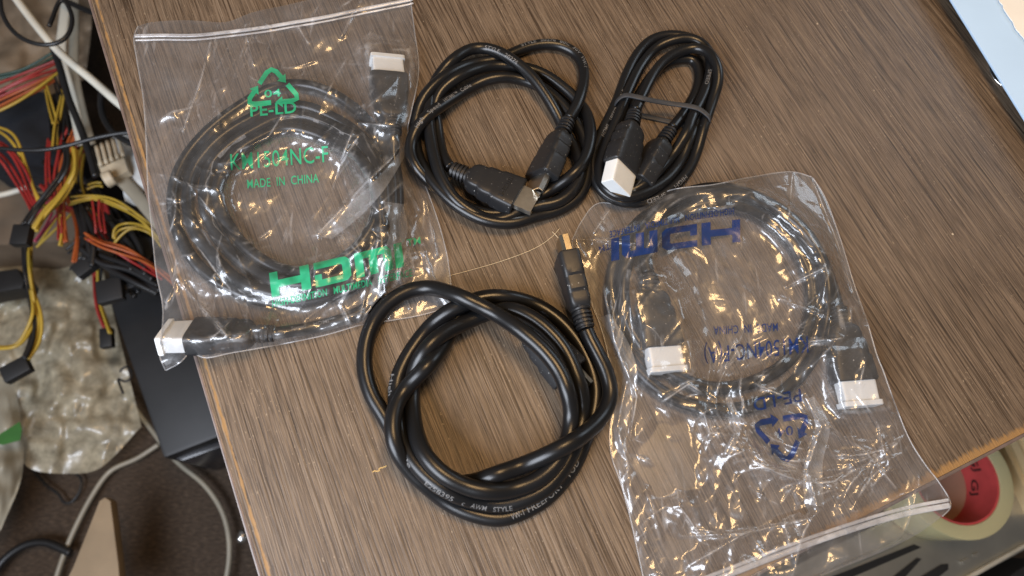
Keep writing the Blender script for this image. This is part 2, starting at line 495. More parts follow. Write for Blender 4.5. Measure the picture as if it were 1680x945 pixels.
# two small scratches through the laminate
for (x, y, dx, dy, w) in ((620, 769, 14, -4, 0.0005), (611, 774, 12, -2, 0.0005)):
    a, b2 = at(x, y), at(x + dx, y + dy)
    def loc(p): q = p - TORG; return np.array([q @ gx, q @ gd])
    A, B = loc(a), loc(b2)
    pts = np.array([A + (B - A) * t + rng.randn(2) * 0.00018 for t in np.linspace(0, 1, 9)])
    V, F = stroke(pts, w); V = np.c_[V, np.full(len(V), 0.00012)]
    tpart('scratch', V, F, plain('raw_board', (0.48, 0.32, 0.12), 0.8))

# ================================================================== CABLE SOLVER
def make_chain(pts, r, plugs):
    """pts: (px,py,level) ; level = how many cable diameters above the desk it starts"""
    Q = catmull(np.array(pts, float), 3.0)
    Q = resample(Q, 3.6)
    Q[:, :2] = gsm(Q[:, :2], 1.5)
    return dict(px=Q[:, 0], py=Q[:, 1], lv=Q[:, 2], r=r, plugs=plugs)

def settle(ch, base=0.0004, iters=90, floor_extra=None):
    r = ch['r']; n = len(ch['px'])
    lv = ch['lv']
    fl = np.full(n, r + base)
    if floor_extra is not None:
        fl = fl + floor_extra(ch['px'], ch['py'])
    z = fl + np.maximum(lv, 0) * 2 * r * 0.6
    idx = np.arange(n)
    zmax = fl + (lv * 1.0 + 0.35) * 2 * r
    P = at(ch['px'], ch['py'], z)
    ds = np.median(np.linalg.norm(np.diff(P, axis=0), axis=1))
    gap = int(3.2 * r * 2 / ds)
    # fixed end heights at the plugs
    ends = {}
    for k, pl in ch['plugs'].items():
        ends[k] = pl['z0']
    for it in range(iters):
        if it % 15 == 0:
            P = at(ch['px'], ch['py'], z); XY = P[:, :2]
            d = np.sqrt(((XY[:, None] - XY[None]) ** 2).sum(-1))
            near = (d < 2 * r * 0.96) & (np.abs(idx[:, None] - idx[None]) > gap)
            I, J = np.nonzero(near)
            up = (lv[I] > lv[J] + 1e-4) | ((np.abs(lv[I] - lv[J]) <= 1e-4) & (I > J))
            I, J = I[up], J[up]
            need = np.sqrt(np.maximum((2 * r * 0.96) ** 2 - d[I, J] ** 2, 0))
            # plug bodies push strands up
            pl_need = np.zeros(n)
            for k, pl in ch['plugs'].items():
                for s in np.linspace(0, 1, 12):
                    q = pl['a'] + (pl['b'] - pl['a']) * s
                    dd = np.linalg.norm(XY - q[:2], axis=1)
                    hgt = pl['half_h']; wid = pl['half_w']
                    zz = np.where(dd < wid + r * 0.8, q[2] + hgt + r * 0.9, 0)
                    keep = np.ones(n, bool)
                    if k == 'start': keep[:gap] = False
                    else: keep[-gap:] = False
                    if pl.get('over', True): pl_need = np.maximum(pl_need, zz * keep)
            pl_need = gsm(pl_need, 2)
        z = gsm(z - 0.00025, 2.6)
        z = np.maximum(z, fl)
        sel = lv > 0.75
        z = np.where(sel, np.maximum(z, pl_need), z)
        for _ in range(2):
            np.maximum.at(z, I, z[J] + need)
            z = np.minimum(z, zmax)
        for k, zz in ends.items():
            m = 8
            w = np.linspace(1, 0, m)
            if k == 'start': z[:m] = z[:m] * (1 - w) + zz * w
            else: z[-m:] = z[-m:] * (1 - w[::-1]) + zz * w[::-1]
    z = gsm(z, 4.5); z = np.maximum(z, fl * 0.96); z = gsm(z, 2.0)
    ch['z'] = z
    ch['P'] = at(ch['px'], ch['py'], z)
    return ch

# ------------------------------------------------------------------ plug
def rrect(w, t, n=32, e=5.0):
    a = np.linspace(0, 2 * math.pi, n, endpoint=False)
    c, s = np.cos(a), np.sin(a)
    return np.stack([w / 2 * np.sign(c) * np.abs(c) ** (2 / e), t / 2 * np.sign(s) * np.abs(s) ** (2 / e)], -1)

def plug_frame(e0, z0, e1, z1, roll):
    A = at(e0[0], e0[1], z0); B = at(e1[0], e1[1], z1)
    T = (B - A) / np.linalg.norm(B - A)
    up = np.array([0, 0, 1.0]); up -= (up @ T) * T; up /= np.linalg.norm(up)
    sd = np.cross(up, T)
    c, s = math.cos(math.radians(roll)), math.sin(math.radians(roll))
    return A, T, c * sd + s * up, c * up - s * sd          # origin, axis, width axis, thickness axis

BODY = [(-0.5, 8.2, 7.6), (0, 11.0, 8.6), (0.6, 12.4, 9.4), (2.4, 14.0, 10.1), (5.2, 14.9, 10.5), (6.6, 14.6, 10.4), (7.5, 15.0, 10.4), (8.6, 16.9, 10.6),
        (11.5, 17.6, 10.7), (14.2, 17.4, 10.6), (15.0, 17.5, 10.6), (16.2, 19.3, 10.8), (20, 19.9, 11.0), (26.5, 20.6, 11.0), (27.4, 20.4, 10.9), (27.9, 19.5, 10.1)]

def build_plug(parent, pl, cap=None, emboss=False, gold=False, cab_r=3.2, scale=1.0):
    O, T, Wd, Th = plug_frame(*pl['frame'])
    k = MM * scale
    RL = 10.0
    def w(x, y, z): return O + k * ((np.asarray(x) + RL)[..., None] * T + np.asarray(y)[..., None] * Wd + np.asarray(z)[..., None] * Th)
    rings = []
    for x, ww, tt in BODY:
        q = rrect(ww, tt, 40, 6.0 if x > 1 else 4.0)
        rings.append(w(np.full(len(q), x), q[:, 0], q[:, 1]))
    V, F = loft(rings)
    body = sharpen(obj('plug_body', V, F, MAT['plug'], parent), 32)
    # strain relief with ribs
    prof = []
    x = -RL
    prof.append((x, cab_r + 0.2))
    nrib = 4
    for i in range(nrib):
        b0 = -RL + 0.6 + i * 2.0
        prof += [(b0, cab_r + 0.25), (b0 + 0.15, cab_r + 1.0 + 0.12 * i), (b0 + 1.15, cab_r + 1.05 + 0.12 * i), (b0 + 1.3, cab_r + 0.3)]
    prof += [(-1.2, cab_r + 0.4), (-0.9, cab_r + 1.3), (0.3, cab_r + 1.6)]
    a = np.linspace(0, 2 * math.pi, 24, endpoint=False)
    rings = [w(np.full(24, x), r * 1.08 * np.cos(a), r * 0.95 * np.sin(a)) for x, r in prof]
    V, F = loft(rings)
    sharpen(obj('strain_relief', V, F, MAT['plug'], body), 35)
    if cap:
        # moulded polythene cap over the contacts
        fl = cap == 'flange'
        prof = [(27.0, 16.2, 7.6), (27.3, 17.0, 8.2), (37.2, 16.6, 8.0)]
        prof += [(37.5, 18.6, 9.8), (39.6, 18.6, 9.8), (39.9, 18.0, 9.2)] if fl else [(40.2, 16.4, 7.8), (40.6, 15.8, 7.3)]
        rings = [w(np.full(40, x), *rrect(ww, tt, 40, 12).T) for x, ww, tt in prof]
        V, F = loft(rings)
        sharpen(obj('dust_cap', V, F, MAT['cap'], body), 30)
    else:
        prof = np.array([(-6.95, 2.22), (6.95, 2.22), (6.95, -0.6), (5.7, -2.22), (-5.7, -2.22), (-6.95, -0.6)])
        inn = prof * np.array([0.945, 0.84])
        r0 = w(np.full(6, 26.5), *prof.T); r1 = w(np.full(6, 37.3), *prof.T)
        r2 = w(np.full(6, 37.3), *inn.T); r3 = w(np.full(6, 29.0), *inn.T)
        V, F = loft([r0, r1, r2, r3])
        shell = sharpen(obj('metal_shell', V, F, MAT['pale_gold'] if gold else MAT['metal'], body), 20)
        bv, bf = box((-5.6, -0.9, 0), (5.6, 0.9, 1))
        V = w(28.5 + bv[:, 2] * 7.4, bv[:, 0], bv[:, 1])
        sharpen(obj('contact_tongue', V, bf, MAT['plug'], body), 20)
        parts = []
        for i in range(9):
            yy = -4.8 + i * 1.2
            bv, bf = box((yy - 0.28, -1.15, 0), (yy + 0.28, 1.15, 1))
            parts.append((w(30.0 + bv[:, 2] * 5.6, bv[:, 0], bv[:, 1]), bf))
        V, F = merge2(parts)
        obj('contact_row', V, F, MAT['gold'], body, smooth=False)
    if emboss:
        lv, lf = hdmi_logo()
        lv = lv / 223.0 * 13.0; lv = lv - lv.mean(0)
        # letters read across the plug
        V = w(20.4 - lv[:, 1], lv[:, 0] * 1.0, np.full(len(lv), 5.36))
        V2 = w(20.4 - lv[:, 1], lv[:, 0] * 1.0, np.full(len(lv), 5.80))
        n = len(V); F = [tuple(i + n for i in f) for f in lf]
        ed = {}
        for f in lf:
            for i in range(len(f)):
                e = (f[i], f[(i + 1) % len(f)])
                ed[tuple(sorted(e))] = None if tuple(sorted(e)) in ed else e
        F += [(e[0], e[1], e[1] + n, e[0] + n) for e in ed.values() if e]
        obj('embossed_logo', np.vstack([V, V2]), F, MAT['plug'], body, smooth=False)
    return body

def hdmi_logo():
    """wordmark strokes in a 223 x 40 box"""
    q = lambda x0, y0, x1, y1: ([(x0, y0), (x1, y0), (x1, y1), (x0, y1)], [(0, 1, 2, 3)])
    P = [q(0, 0, 14, 40), q(14, 14, 52, 26), q(52, 0, 68, 40)]
    # D: open at the left, rounded on the right
    P += [q(76, 29, 122, 40), q(76, 0, 122, 11), q(76, 11, 88, 20)]
    P += [([(122, 40), (122, 29), (124, 27), (124, 13), (122, 11), (122, 0), (131, 1), (138, 7), (138, 33), (131, 39)], [(0, 1, 2, 9), (2, 3, 8, 9), (3, 4, 5, 6), (3, 6, 7, 8)])]
    # m with flat top
    P += [q(146, 0, 160, 40), q(160, 29, 194, 40), q(170, 0, 184, 29), ([(194, 40), (194, 29), (195, 0), (209, 0), (209, 32), (202, 40)], [(0, 1, 2, 3, 4, 5)])]
    P += [q(214, 0, 228, 40)]
    return merge2(P)

def make_plug_info(e0, z0, e1, z1, roll, over=True):
    A, T, Wd, Th = plug_frame(e0, z0, e1, z1, roll)
    c = abs(math.cos(math.radians(roll))); s = abs(math.sin(math.radians(roll)))
    return dict(frame=(e0, z0, e1, z1, roll), z0=z0, a=A + T * 0.010, b=A + T * 0.036,
                half_w=(10 * c + 5.4 * s) * MM, half_h=(5.4 * c + 10 * s) * MM, over=over)

def cable_text(parent, ch, s, px0, px1, ang, h=2.1):
    """print wrapped round the jacket from pixel px0 towards px1"""
    P = ch['P']; L = np.r_[0, np.cumsum(np.linalg.norm(np.diff(P, axis=0), axis=1))]
    rngi = ch['rng']
    d0 = np.hypot(ch['px'] - px0[0], ch['py'] - px0[1]) + 6 * np.abs(np.arange(len(P)) - px0[2]) * 0
    lo, hi = px0[2], px0[3]
    sl = slice(int(lo * len(P)), int(hi * len(P)))
    i0 = sl.start + np.argmin(d0[sl])
    d1 = np.hypot(ch['px'] - px1[0], ch['py'] - px1[1]); i1 = sl.start + np.argmin(d1[sl])
    s0, s1 = L[i0], L[i1]
    V, F = fit_text(s, abs(s1 - s0) / MM, h, 0.01)
    V, F = cut_grid(V, F, 1.4, 0.7)
    dirn = 1 if s1 > s0 else -1
    sv = s0 + dirn * V[:, 0] * MM
    T, A, B = frames(P)
    ip = lambda X: np.stack([np.interp(sv, L, X[:, k]) for k in range(3)], -1)
    p, t, a, b = ip(P), ip(T), ip(A), ip(B)
    th = math.radians(ang) - dirn * (V[:, 1] - h / 2) * MM / ch['r']
    rad = ch['r'] + 0.00009
    W3 = p + rad * (np.cos(th)[:, None] * a + np.sin(th)[:, None] * b)
    return obj('printed_text', W3, F, MAT['cable_text'], parent)

def video_cable(label, ch, caps, embs, gold=False, texts=(), scale=1.0):
    P = ch['P']
    root = empty('video_cable', tuple(np.array([P[:, 0].mean(), P[:, 1].mean(), 0])), label, 'cable')
    ch['rng'] = None
    V, F = tube(P, ch['r'], 16)
    jk = obj('jacket', V, F, MAT['cable'], root)
    for k, pl in ch['plugs'].items():
        build_plug(root, pl, caps.get(k), embs.get(k, False), gold, ch['r'] / MM, scale)
    for t in texts: cable_text(jk, ch, *t)
    return root

# ================================================================== LOOSE CABLES
# --- thick coil in the foreground
pl_a = make_plug_info((961, 540), 0.0100, (938, 455), 0.0100, 90)
pl_b = make_plug_info((849, 519), 0.0062, (913, 590), 0.0075, 50, over=True)
pts = [(849, 519, .3), (825, 507, .2), (800, 497, .1), (770, 501, 0), (750, 520, 0), (738, 547, .2), (722, 576, .9), (700, 602, 1.8), (672, 630, 2.4), (652, 660, 2.5), (644, 697, 2.1),
       (650, 735, 1.4), (672, 770, .7), (700, 797, .2), (738, 826, 0), (780, 844, 0), (822, 850, 0), (862, 837, 0), (898, 815, 0), (925, 786, 0), (944, 758, .05), (958, 724, .1),
       (972, 684, .5), (977, 640, .6), (968, 602, .6), (949, 563, .6), (921, 529, .6), (884, 503, .6), (844, 490, .6), (804, 487, .5), (768, 496, .5), (735, 512, .5), (708, 533, .6), (684, 562, .7), (665, 592, .7), (652, 625, .6),
       (650, 665, .5), (656, 710, .7), (674, 750, 1.0), (705, 785, 1.2), (745, 810, 1.2), (785, 823, 1.1), (822, 827, 1.0), (862, 818, .9), (897, 799, .8), (922, 770, .7), (941, 735, .7),
       (954, 692, 1.0), (956, 655, 1.1), (946, 618, 1.2), (926, 574, 1.2), (899, 542, 1.2), (868, 519, 1.1), (838, 508, 1.0), (800, 514, .9), (765, 529, 1.0), (731, 545, 1.2), (700, 572, 1.3), (682, 604, 1.2), (676, 645, 1.1),
       (679, 692, 1.5), (692, 737, 1.8), (722, 774, 1.9), (768, 799, 1.8), (810, 806, 1.6), (850, 800, 1.5), (885, 785, 1.4), (912, 760, 1.4), (930, 725, 1.5),
       (937, 688, 1.9), (934, 655, 2.2), (920, 614, 2.4), (895, 579, 2.5), (860, 547, 2.6), (820, 519, 2.7), (782, 499, 2.7), (743, 482, 2.5), (700, 472, 2.0), (660, 482, 1.6), (625, 510, 1.2), (603, 553, .8), (598, 602, .5), (609, 646, .2), (631, 684, .1),
       (655, 727, .1), (690, 768, .1), (730, 792, .3), (775, 791, .8), (815, 778, 1.9), (873, 757, 2.6), (920, 735, 2.9), (957, 713, 3.0), (988, 682, 2.6), (1001, 648, 1.8), (995, 613, 1.2), (980, 580, .8), (968, 557, .7), (961, 540, .7)]
CH_L = make_chain(pts, 0.00375, {'start': pl_b, 'end': pl_a})
over_bag = lambda x, y: 0.0030 * np.exp(-(((x - 680) / 75) ** 2 + ((y - 490) / 40) ** 2) ** 2)
settle(CH_L, floor_extra=over_bag)
video_cable('thick black cable in a loose round coil, one plug standing bare above it', CH_L, {}, {}, True, [
    ('FREEPORT   YOD', (866, 838, 0.05, 0.35), (950, 760), 4, 2.5),
    ('VW-1', (836, 848, 0.05, 0.35), (858, 840), 8, 2.3),
    ('E258395', (704, 784, 0.25, 0.55), (746, 811), 42, 2.3),
    ('c   AWM   STYLE', (758, 814, 0.25, 0.55), (838, 826), 40, 2.3),
    ('High  S', (654, 618, 0.2, 0.5), (652, 672), 44, 2.2),
    ('Cable', (664, 728, 0.25, 0.55), (682, 762), 40, 2.2)])

# --- middle coil with two bare plugs
pl_a = make_plug_info((741, 277), 0.0085, (866, 331), 0.0095, -10, over=False)
pl_b = make_plug_info((932, 197), 0.0098, (884, 300), 0.0086, 58, over=False)
pts = [(741, 277, .1), (729, 262, 0), (722, 240, 0), (717, 205, .1), (713, 178, .2), (722, 152, .5), (742, 133, .8), (770, 118, 1.0), (804, 109, 1.0), (840, 109, .8), (871, 114, .7), (896, 124, .6), (922, 142, .4), (945, 163, .2), (962, 186, .2), (969, 212, .4),
       (967, 240, .7), (958, 265, .9), (940, 286, 1.1), (914, 305, .8), (888, 322, .2), (862, 340, .1), (835, 356, .1), (805, 361, .1), (774, 348, .3), (745, 325, .5), (724, 292, .6), (713, 258, .5), (706, 222, .4), (703, 188, .3), (706, 155, .3), (718, 128, .4), (734, 107, .9), (752, 91, 1.6), (772, 81, 2.0), (795, 79, 2.2), (820, 86, 2.3), (846, 102, 2.2), (871, 124, 2.0), (896, 157, 1.6), (914, 188, 1.0), (930, 222, .4),
       (946, 252, .3), (953, 283, .3), (940, 312, .4), (916, 331, .4), (885, 338, .3), (845, 348, .05), (795, 350, .02), (748, 330, .02), (710, 303, .1), (686, 278, .5), (674, 252, 1.1), (677, 226, 1.8), (694, 197, 2.2), (719, 177, 2.2), (745, 160, 1.9), (770, 145, 1.5), (800, 131, 1.2), (832, 127, 1.0), (862, 133, .8), (888, 143, .7), (910, 160, .5), (934, 186, .3), (953, 215, .2), (963, 250, .2), (963, 290, .2), (950, 322, .2), (916, 345, .15), (880, 355, .12), (840, 366, .12), (795, 361, .25), (752, 339, .3), (722, 312, .3), (698, 281, .3), (684, 248, .3), (681, 215, .3), (684, 187, .4), (695, 161, .6), (712, 140, .8), (745, 116, .8), (778, 104, .7), (810, 99, .5), (840, 88, .4), (862, 79, .4), (891, 73, .5), (922, 76, .7), (948, 92, 1.0), (958, 118, 1.3), (954, 152, 1.5), (943, 180, 1.3), (932, 197, 1.0)]
CH_T = make_chain(pts, 0.00315, {'start': pl_a, 'end': pl_b})
settle(CH_T)
video_cable('black cable coil with a bare silver plug lying flat inside the ring', CH_T, {}, {'start': True}, False, [
    ('High   Speed   HDMI™  Cable', (683, 211, 0.4, 0.7), (770, 145), 6, 2.0),
    ('STYLE   20276', (796, 80, 0.2, 0.5), (852, 108), 28, 1.9),
    ('STYLE  20276  80C  30V  VW-1', (855, 81, 0.8, 1.0), (954, 116), -12, 1.9),
    ])

# --- small oblong coil held by a rubber band
pl_a = make_plug_info((1042, 184), 0.0130, (1017, 285), 0.0150, -42, over=False)
pl_b = make_plug_info((1101, 212), 0.0085, (1050, 290), 0.0055, 60, over=False)
pts = [(1042, 184, 2.0), (1053, 160, 2.0), (1075, 117, 2.0), (1095, 96, 2.1), (1120, 83, 2.2), (1143, 79, 2.3), (1163, 87, 2.2), (1176, 108, 2.0), (1178, 135, 1.6), (1169, 165, 1.0), (1155, 207, .5), (1142, 252, .2), (1127, 283, .1), (1100, 310, .05), (1069, 328, .05), (1040, 333, .05), (1011, 328, .1), (987, 313, .1), (974, 289, .1), (972, 261, .2), (981, 230, .3), (998, 196, .4),
       (1012, 166, .4), (1028, 122, .3), (1046, 88, .2), (1068, 66, .1), (1096, 58, .1), (1126, 61, .1), (1152, 72, .1), (1168, 96, .1), (1169, 130, .1), (1158, 165, .1), (1142, 205, .2), (1128, 237, .5), (1117, 264, .6), (1096, 292, .7), (1065, 313, .7), (1030, 324, .8), (1002, 316, .8), (986, 296, .8), (986, 265, .8), (998, 230, .9), (1015, 190, 1.1), (1031, 150, 1.2), (1054, 105, 1.2), (1078, 78, 1.2), (1109, 65, 1.2), (1135, 64, 1.2), (1156, 76, 1.1), (1166, 98, 1.0), (1163, 130, 1.0), (1150, 165, 1.1), (1137, 190, 1.2), (1127, 216, 1.3), (1106, 250, 1.4), (1081, 280, 1.3), (1055, 303, .8), (1028, 315, .6), (1003, 306, .6), (996, 285, .2), (1006, 250, .1), (1022, 212, .1), (1036, 178, .1), (1053, 148, .1), (1073, 120, .1), (1098, 102, .1), (1121, 97, .1), (1136, 98, .1), (1144, 109, .1), (1147, 127, .2), (1142, 150, .4), (1125, 181, .8), (1110, 201, .9), (1101, 212, .9)]
CH_R = make_chain(pts, 0.0029, {'start': pl_a, 'end': pl_b})
settle(CH_R)
video_cable('black cable in a small oblong coil tied by a dark rubber band, white plug cap', CH_R, {'start': 'plain'}, {}, False, [
    ('HIGH     SPEED', (1121, 290, 0.05, 0.3), (1060, 331), -28, 2.2),
    ('HDMI   SPEED   CABLE', (985, 226, 0.05, 0.35), (1019, 152), 30, 1.9),
    ('SPEED', (1154, 118, 0.3, 0.75), (1157, 145), 20, 1.9)])
def rubber_band():
    top = [(1014, 163), (1024, 156), (1045, 159), (1070, 165), (1100, 170), (1130, 174), (1146, 178), (1160, 188), (1166, 194)]
    Q = resample(catmull(np.array(top, float), 2), 2.0)
    zc = np.zeros(len(Q))
    for i, (x, y) in enumerate(Q):
        d = np.hypot(CH_R['px'] - x, CH_R['py'] - y)
        s = d < 11
        zc[i] = (CH_R['z'][s] + CH_R['r']).max() if s.any() else 0
    # stretched straight between the two bundles of strands
    hull = zc.copy(); n = len(zc)
    for _ in range(400):
        hull = np.maximum(zc, np.r_[hull[0], 0.5 * (hull[:-2] + hull[2:]), hull[-1]])
    hull += 0.0006
    e0, e1 = at(*Q[0], 0.004), at(*Q[-1], 0.004)
    upper = at(Q[:, 0], Q[:, 1], hull)
    t = np.linspace(0, 1, 30)[:, None]
    low = upper[-1] * (1 - t) + upper[0] * t; low[:, 2] = 0.0009
    ends = np.array([upper[-1] * [1, 1, 0] + [0.001, -0.0003, hull[-1] * 0.5]])
    ends2 = np.array([upper[0] * [1, 1, 0] + [-0.001, 0.0003, hull[0] * 0.5]])
    P = resample(np.vstack([upper, ends, low[1:-1], ends2, upper[:1]]), 0.0012)[:-1]
    P = np.vstack([P[-6:], P, P[:6]]); P = gsm(P, 1.2)[6:-6]
    T = np.roll(P, -1, 0) - np.roll(P, 1, 0); T /= np.linalg.norm(T, axis=1)[:, None]
    axis = np.cross(upper[-1] - upper[0], [0, 0, 1.0]); axis /= np.linalg.norm(axis)
    nn = np.cross(T, axis); nn /= np.linalg.norm(nn, axis=1)[:, None]
    rings = [np.array([p + axis * a * 0.0014 + q * b * 0.0005 for a, b in ((-1, -.7), (-.8, -1), (.8, -1), (1, -.7), (1, .7), (.8, 1), (-.8, 1), (-1, .7))]) for p, q in zip(P, nn)]
    k = 8; V = np.vstack(rings); F = []
    for i in range(len(rings)):
        i2 = (i + 1) % len(rings)
        for j in range(k): F.append((i * k + j, i * k + (j + 1) % k, i2 * k + (j + 1) % k, i2 * k + j))
    tag(obj('rubber_band', V, F, MAT['rubber']), 'dark grey rubber band stretched across the small oblong coil', 'rubber band')
rubber_band()

# ================================================================== BAGGED CABLES
pl_a = make_plug_info((646, 222), 0.0085, (638, 135), 0.0075, 14, over=False)
pl_b = make_plug_info((452, 547), 0.0085, (330, 551), 0.0085, 42, over=False)
pts = [(646, 222, .6), (646, 255, .3), (652, 300, .1), (652, 350, .1), (640, 400, .1), (608, 448, .1), (560, 480, .1), (500, 495, .1), (443, 496, .1), (402, 485, .1), (362, 465, .1), (324, 434, .1), (299, 396, .1), (285, 350, .1), (286, 305, .1), (302, 264, .1), (330, 227, .1), (365, 195, .1), (409, 165, .1), (442, 147, .2), (475, 139, .3), (513, 142, .3), (558, 161, .3), (593, 188, .3), (622, 224, .4), (638, 265, .4), (645, 320, .5), (640, 375, .5), (618, 425, .5), (575, 463, .5), (515, 482, .5), (465, 483, .5), (425, 476, .5), (390, 459, .5), (360, 432, .5), (333, 399, .5), (313, 360, .5), (308, 320, .5), (317, 282, .5), (340, 248, .6), (370, 220, .6), (410, 196, .6), (455, 177, .7), (496, 174, .7), (549, 194, .7), (592, 224, .8), (620, 264, .8), (632, 315, .9), (627, 370, .9), (603, 415, .9), (562, 448, .9), (510, 465, .9), (465, 464, .9), (427, 450, .9), (390, 424, .9), (358, 388, .9), (338, 345, .9), (336, 308, .9), (346, 273, 1.0), (376, 240, 1.0), (420, 212, 1.1), (462, 193, 1.1), (500, 191, 1.1), (549, 209, 1.1), (587, 231, 1.2), (612, 266, 1.2), (621, 312, 1.2), (615, 360, 1.2), (592, 400, 1.2), (555, 430, 1.2), (508, 446, 1.2), (462, 442, 1.2), (412, 414, 1.2), (378, 374, 1.2), (358, 330, 1.3), (362, 290, 1.3), (390, 250, 1.4), (430, 224, 1.4), (466, 210, 1.4), (504, 215, 1.4), (549, 233, 1.4), (587, 256, 1.4), (612, 295, 1.5), (622, 345, 1.5), (626, 400, 1.2), (628, 450, .6), (612, 495, .2), (580, 517, .2), (540, 531, .3), (495, 541, .5), (452, 547, .6)]
CH_B1 = make_chain(pts, 0.0030, {'start': pl_a, 'end': pl_b})
settle(CH_B1, base=0.0008)
video_cable('black coiled cable sealed inside the clear bag with green print', CH_B1, {'start': 'flange', 'end': 'flange'}, {}, False, [
    ('Speed    HDMI™', (476, 544, 0.85, 1.0), (550, 529), 10, 1.9),
    ('AWM  STYLE  20276', (375, 392, 0.3, 0.8), (440, 436), 40, 1.8)])

pl_a = make_plug_info((1064, 450), 0.0080, (1084, 560), 0.0070, -6, over=False)
pl_b = make_plug_info((1373, 503), 0.0070, (1398, 610), 0.0060, 4, over=False)
pts = [(1064, 450, 1.0), (1059, 422, 1.2), (1071, 388, 1.2), (1100, 360, 1.2), (1145, 338, 1.2), (1208, 335, 1.2), (1259, 358, 1.2), (1301, 402, 1.2), (1326, 449, 1.2), (1332, 500, 1.1), (1316, 560, 1.0), (1280, 603, 1.0), (1225, 630, 1.0), (1163, 636, 1.0), (1105, 614, 1.0), (1058, 575, .9), (1030, 528, .9), (1022, 470, .8), (1036, 412, .7), (1066, 364, .7), (1100, 330, .6), (1140, 313, .5), (1191, 309, .5), (1242, 324, .4), (1292, 354, .4), (1331, 395, .4), (1355, 449, .4), (1356, 520, .3), (1334, 585, .3), (1287, 641, .2), (1226, 668, .2), (1163, 671, .2), (1102, 652, .1), (1050, 612, .1), (1016, 555, .1), (1002, 490, .1), (1011, 425, .1), (1041, 372, .1), (1085, 339, .1), (1140, 323, .1), (1200, 322, .1), (1260, 340, .1), (1312, 377, .1), (1347, 425, .2), (1364, 468, .3), (1373, 503, .4)]
CH_B2 = make_chain(pts, 0.0032, {'start': pl_a, 'end': pl_b})
settle(CH_B2, base=0.0008)
video_cable('black coiled cable sealed inside the clear bag with blue print', CH_B2, {'start': 'flange', 'end': 'flange'}, {}, False, [])

# ================================================================== ZIP BAGS
def crumple(X, Y, seed, K=12, slope=0.16, fmin=1 / 55, fmax=1 / 13):
    """X, Y in mm -> height in mm; straight-sided facets like creased film"""
    r = np.random.RandomState(seed); h = np.zeros_like(X)
    for k in range(K):
        th = r.rand() * math.pi; f = fmin * (fmax / fmin) ** (k / (K - 1.0))
        t = (X * math.cos(th) + Y * math.sin(th)) * f + 1.5 * vnoise(X * f * 0.45 + 9 * k, Y * f * 0.45 + 5, seed + k) + r.rand()
        tri = np.abs(t - np.floor(t) - 0.5) * 2
        mask = np.clip((vnoise(X / 24 + 3.3 * k, Y / 24 + 1.7, seed + 50 + k) - 0.40) / 0.25, 0, 1)
        h += slope * (0.55 + 0.45 * r.rand()) * tri * mask / (2 * f) * (1.0 if f < 0.08 else 0.8)
    return h - h.mean()

def creases(X, Y, wid, ln, seed, n):
    """long curved folds that follow a slowly turning direction; mm in, mm out"""
    r = np.random.RandomState(seed + 900); h = np.zeros_like(X)
    xs, ys = X[0], Y[:, 0]
    for k in range(n):
        p = np.array([r.rand() * wid, r.rand() * ln]); L = 14 + 75 * r.rand() ** 1.5; m = 13
        w = 0.7 + 2.4 * r.rand() ** 2; a = (0.35 + 0.65 * r.rand()) * w * 0.8 * (1 if r.rand() < 0.75 else -1)
        off = r.randn() * 0.5; pts = [p]
        for _ in range(m - 1):
            th = 2 * math.pi * float(vnoise(np.array(p[0] / 90 + 7.0), np.array(p[1] / 90 + seed * 3.0), seed + 77)) * 1.5 + off
            p = p + L / m * np.array([math.cos(th), math.sin(th)]); pts.append(p)
        pts = np.array(pts); lo = pts.min(0) - 5; hi = pts.max(0) + 5
        i0, i1 = np.searchsorted(ys, [lo[1], hi[1]]); j0, j1 = np.searchsorted(xs, [lo[0], hi[0]])
        if i1 <= i0 or j1 <= j0: continue
        sx, sy = X[i0:i1, j0:j1], Y[i0:i1, j0:j1]; best = np.full(sx.shape, 1e9); tt = np.zeros(sx.shape)
        for q in range(m - 1):
            d = pts[q + 1] - pts[q]; t_ = np.clip(((sx - pts[q][0]) * d[0] + (sy - pts[q][1]) * d[1]) / (d @ d), 0, 1)
            dist = np.hypot(sx - pts[q][0] - t_ * d[0], sy - pts[q][1] - t_ * d[1])
            b = dist < best; best[b] = dist[b]; tt[b] = (q + t_[b]) / (m - 1)
        h[i0:i1, j0:j1] += a * np.exp(-best / w) * np.clip(4 * tt * (1 - tt), 0, 1) ** 0.7
    return h

def poly_dist(Px, Py, poly):
    best = np.full(Px.shape, 1e9)
    for (x0, y0), (x1, y1) in zip(poly[:-1], poly[1:]):
        dx, dy = x1 - x0, y1 - y0
        t = np.clip(((Px - x0) * dx + (Py - y0) * dy) / (dx * dx + dy * dy), 0, 1)
        best = np.minimum(best, np.hypot(Px - x0 - t * dx, Py - y0 - t * dy))
    return best

def in_poly(x, y, poly):
    c = np.zeros(x.shape, bool); j = len(poly) - 1
    for i in range(len(poly)):
        xi, yi = poly[i]; xj, yj = poly[j]
        c ^= ((yi > y) != (yj > y)) & (x < (xj - xi) * (y - yi) / (yj - yi + 1e-12) + xi)
        j = i
    return c

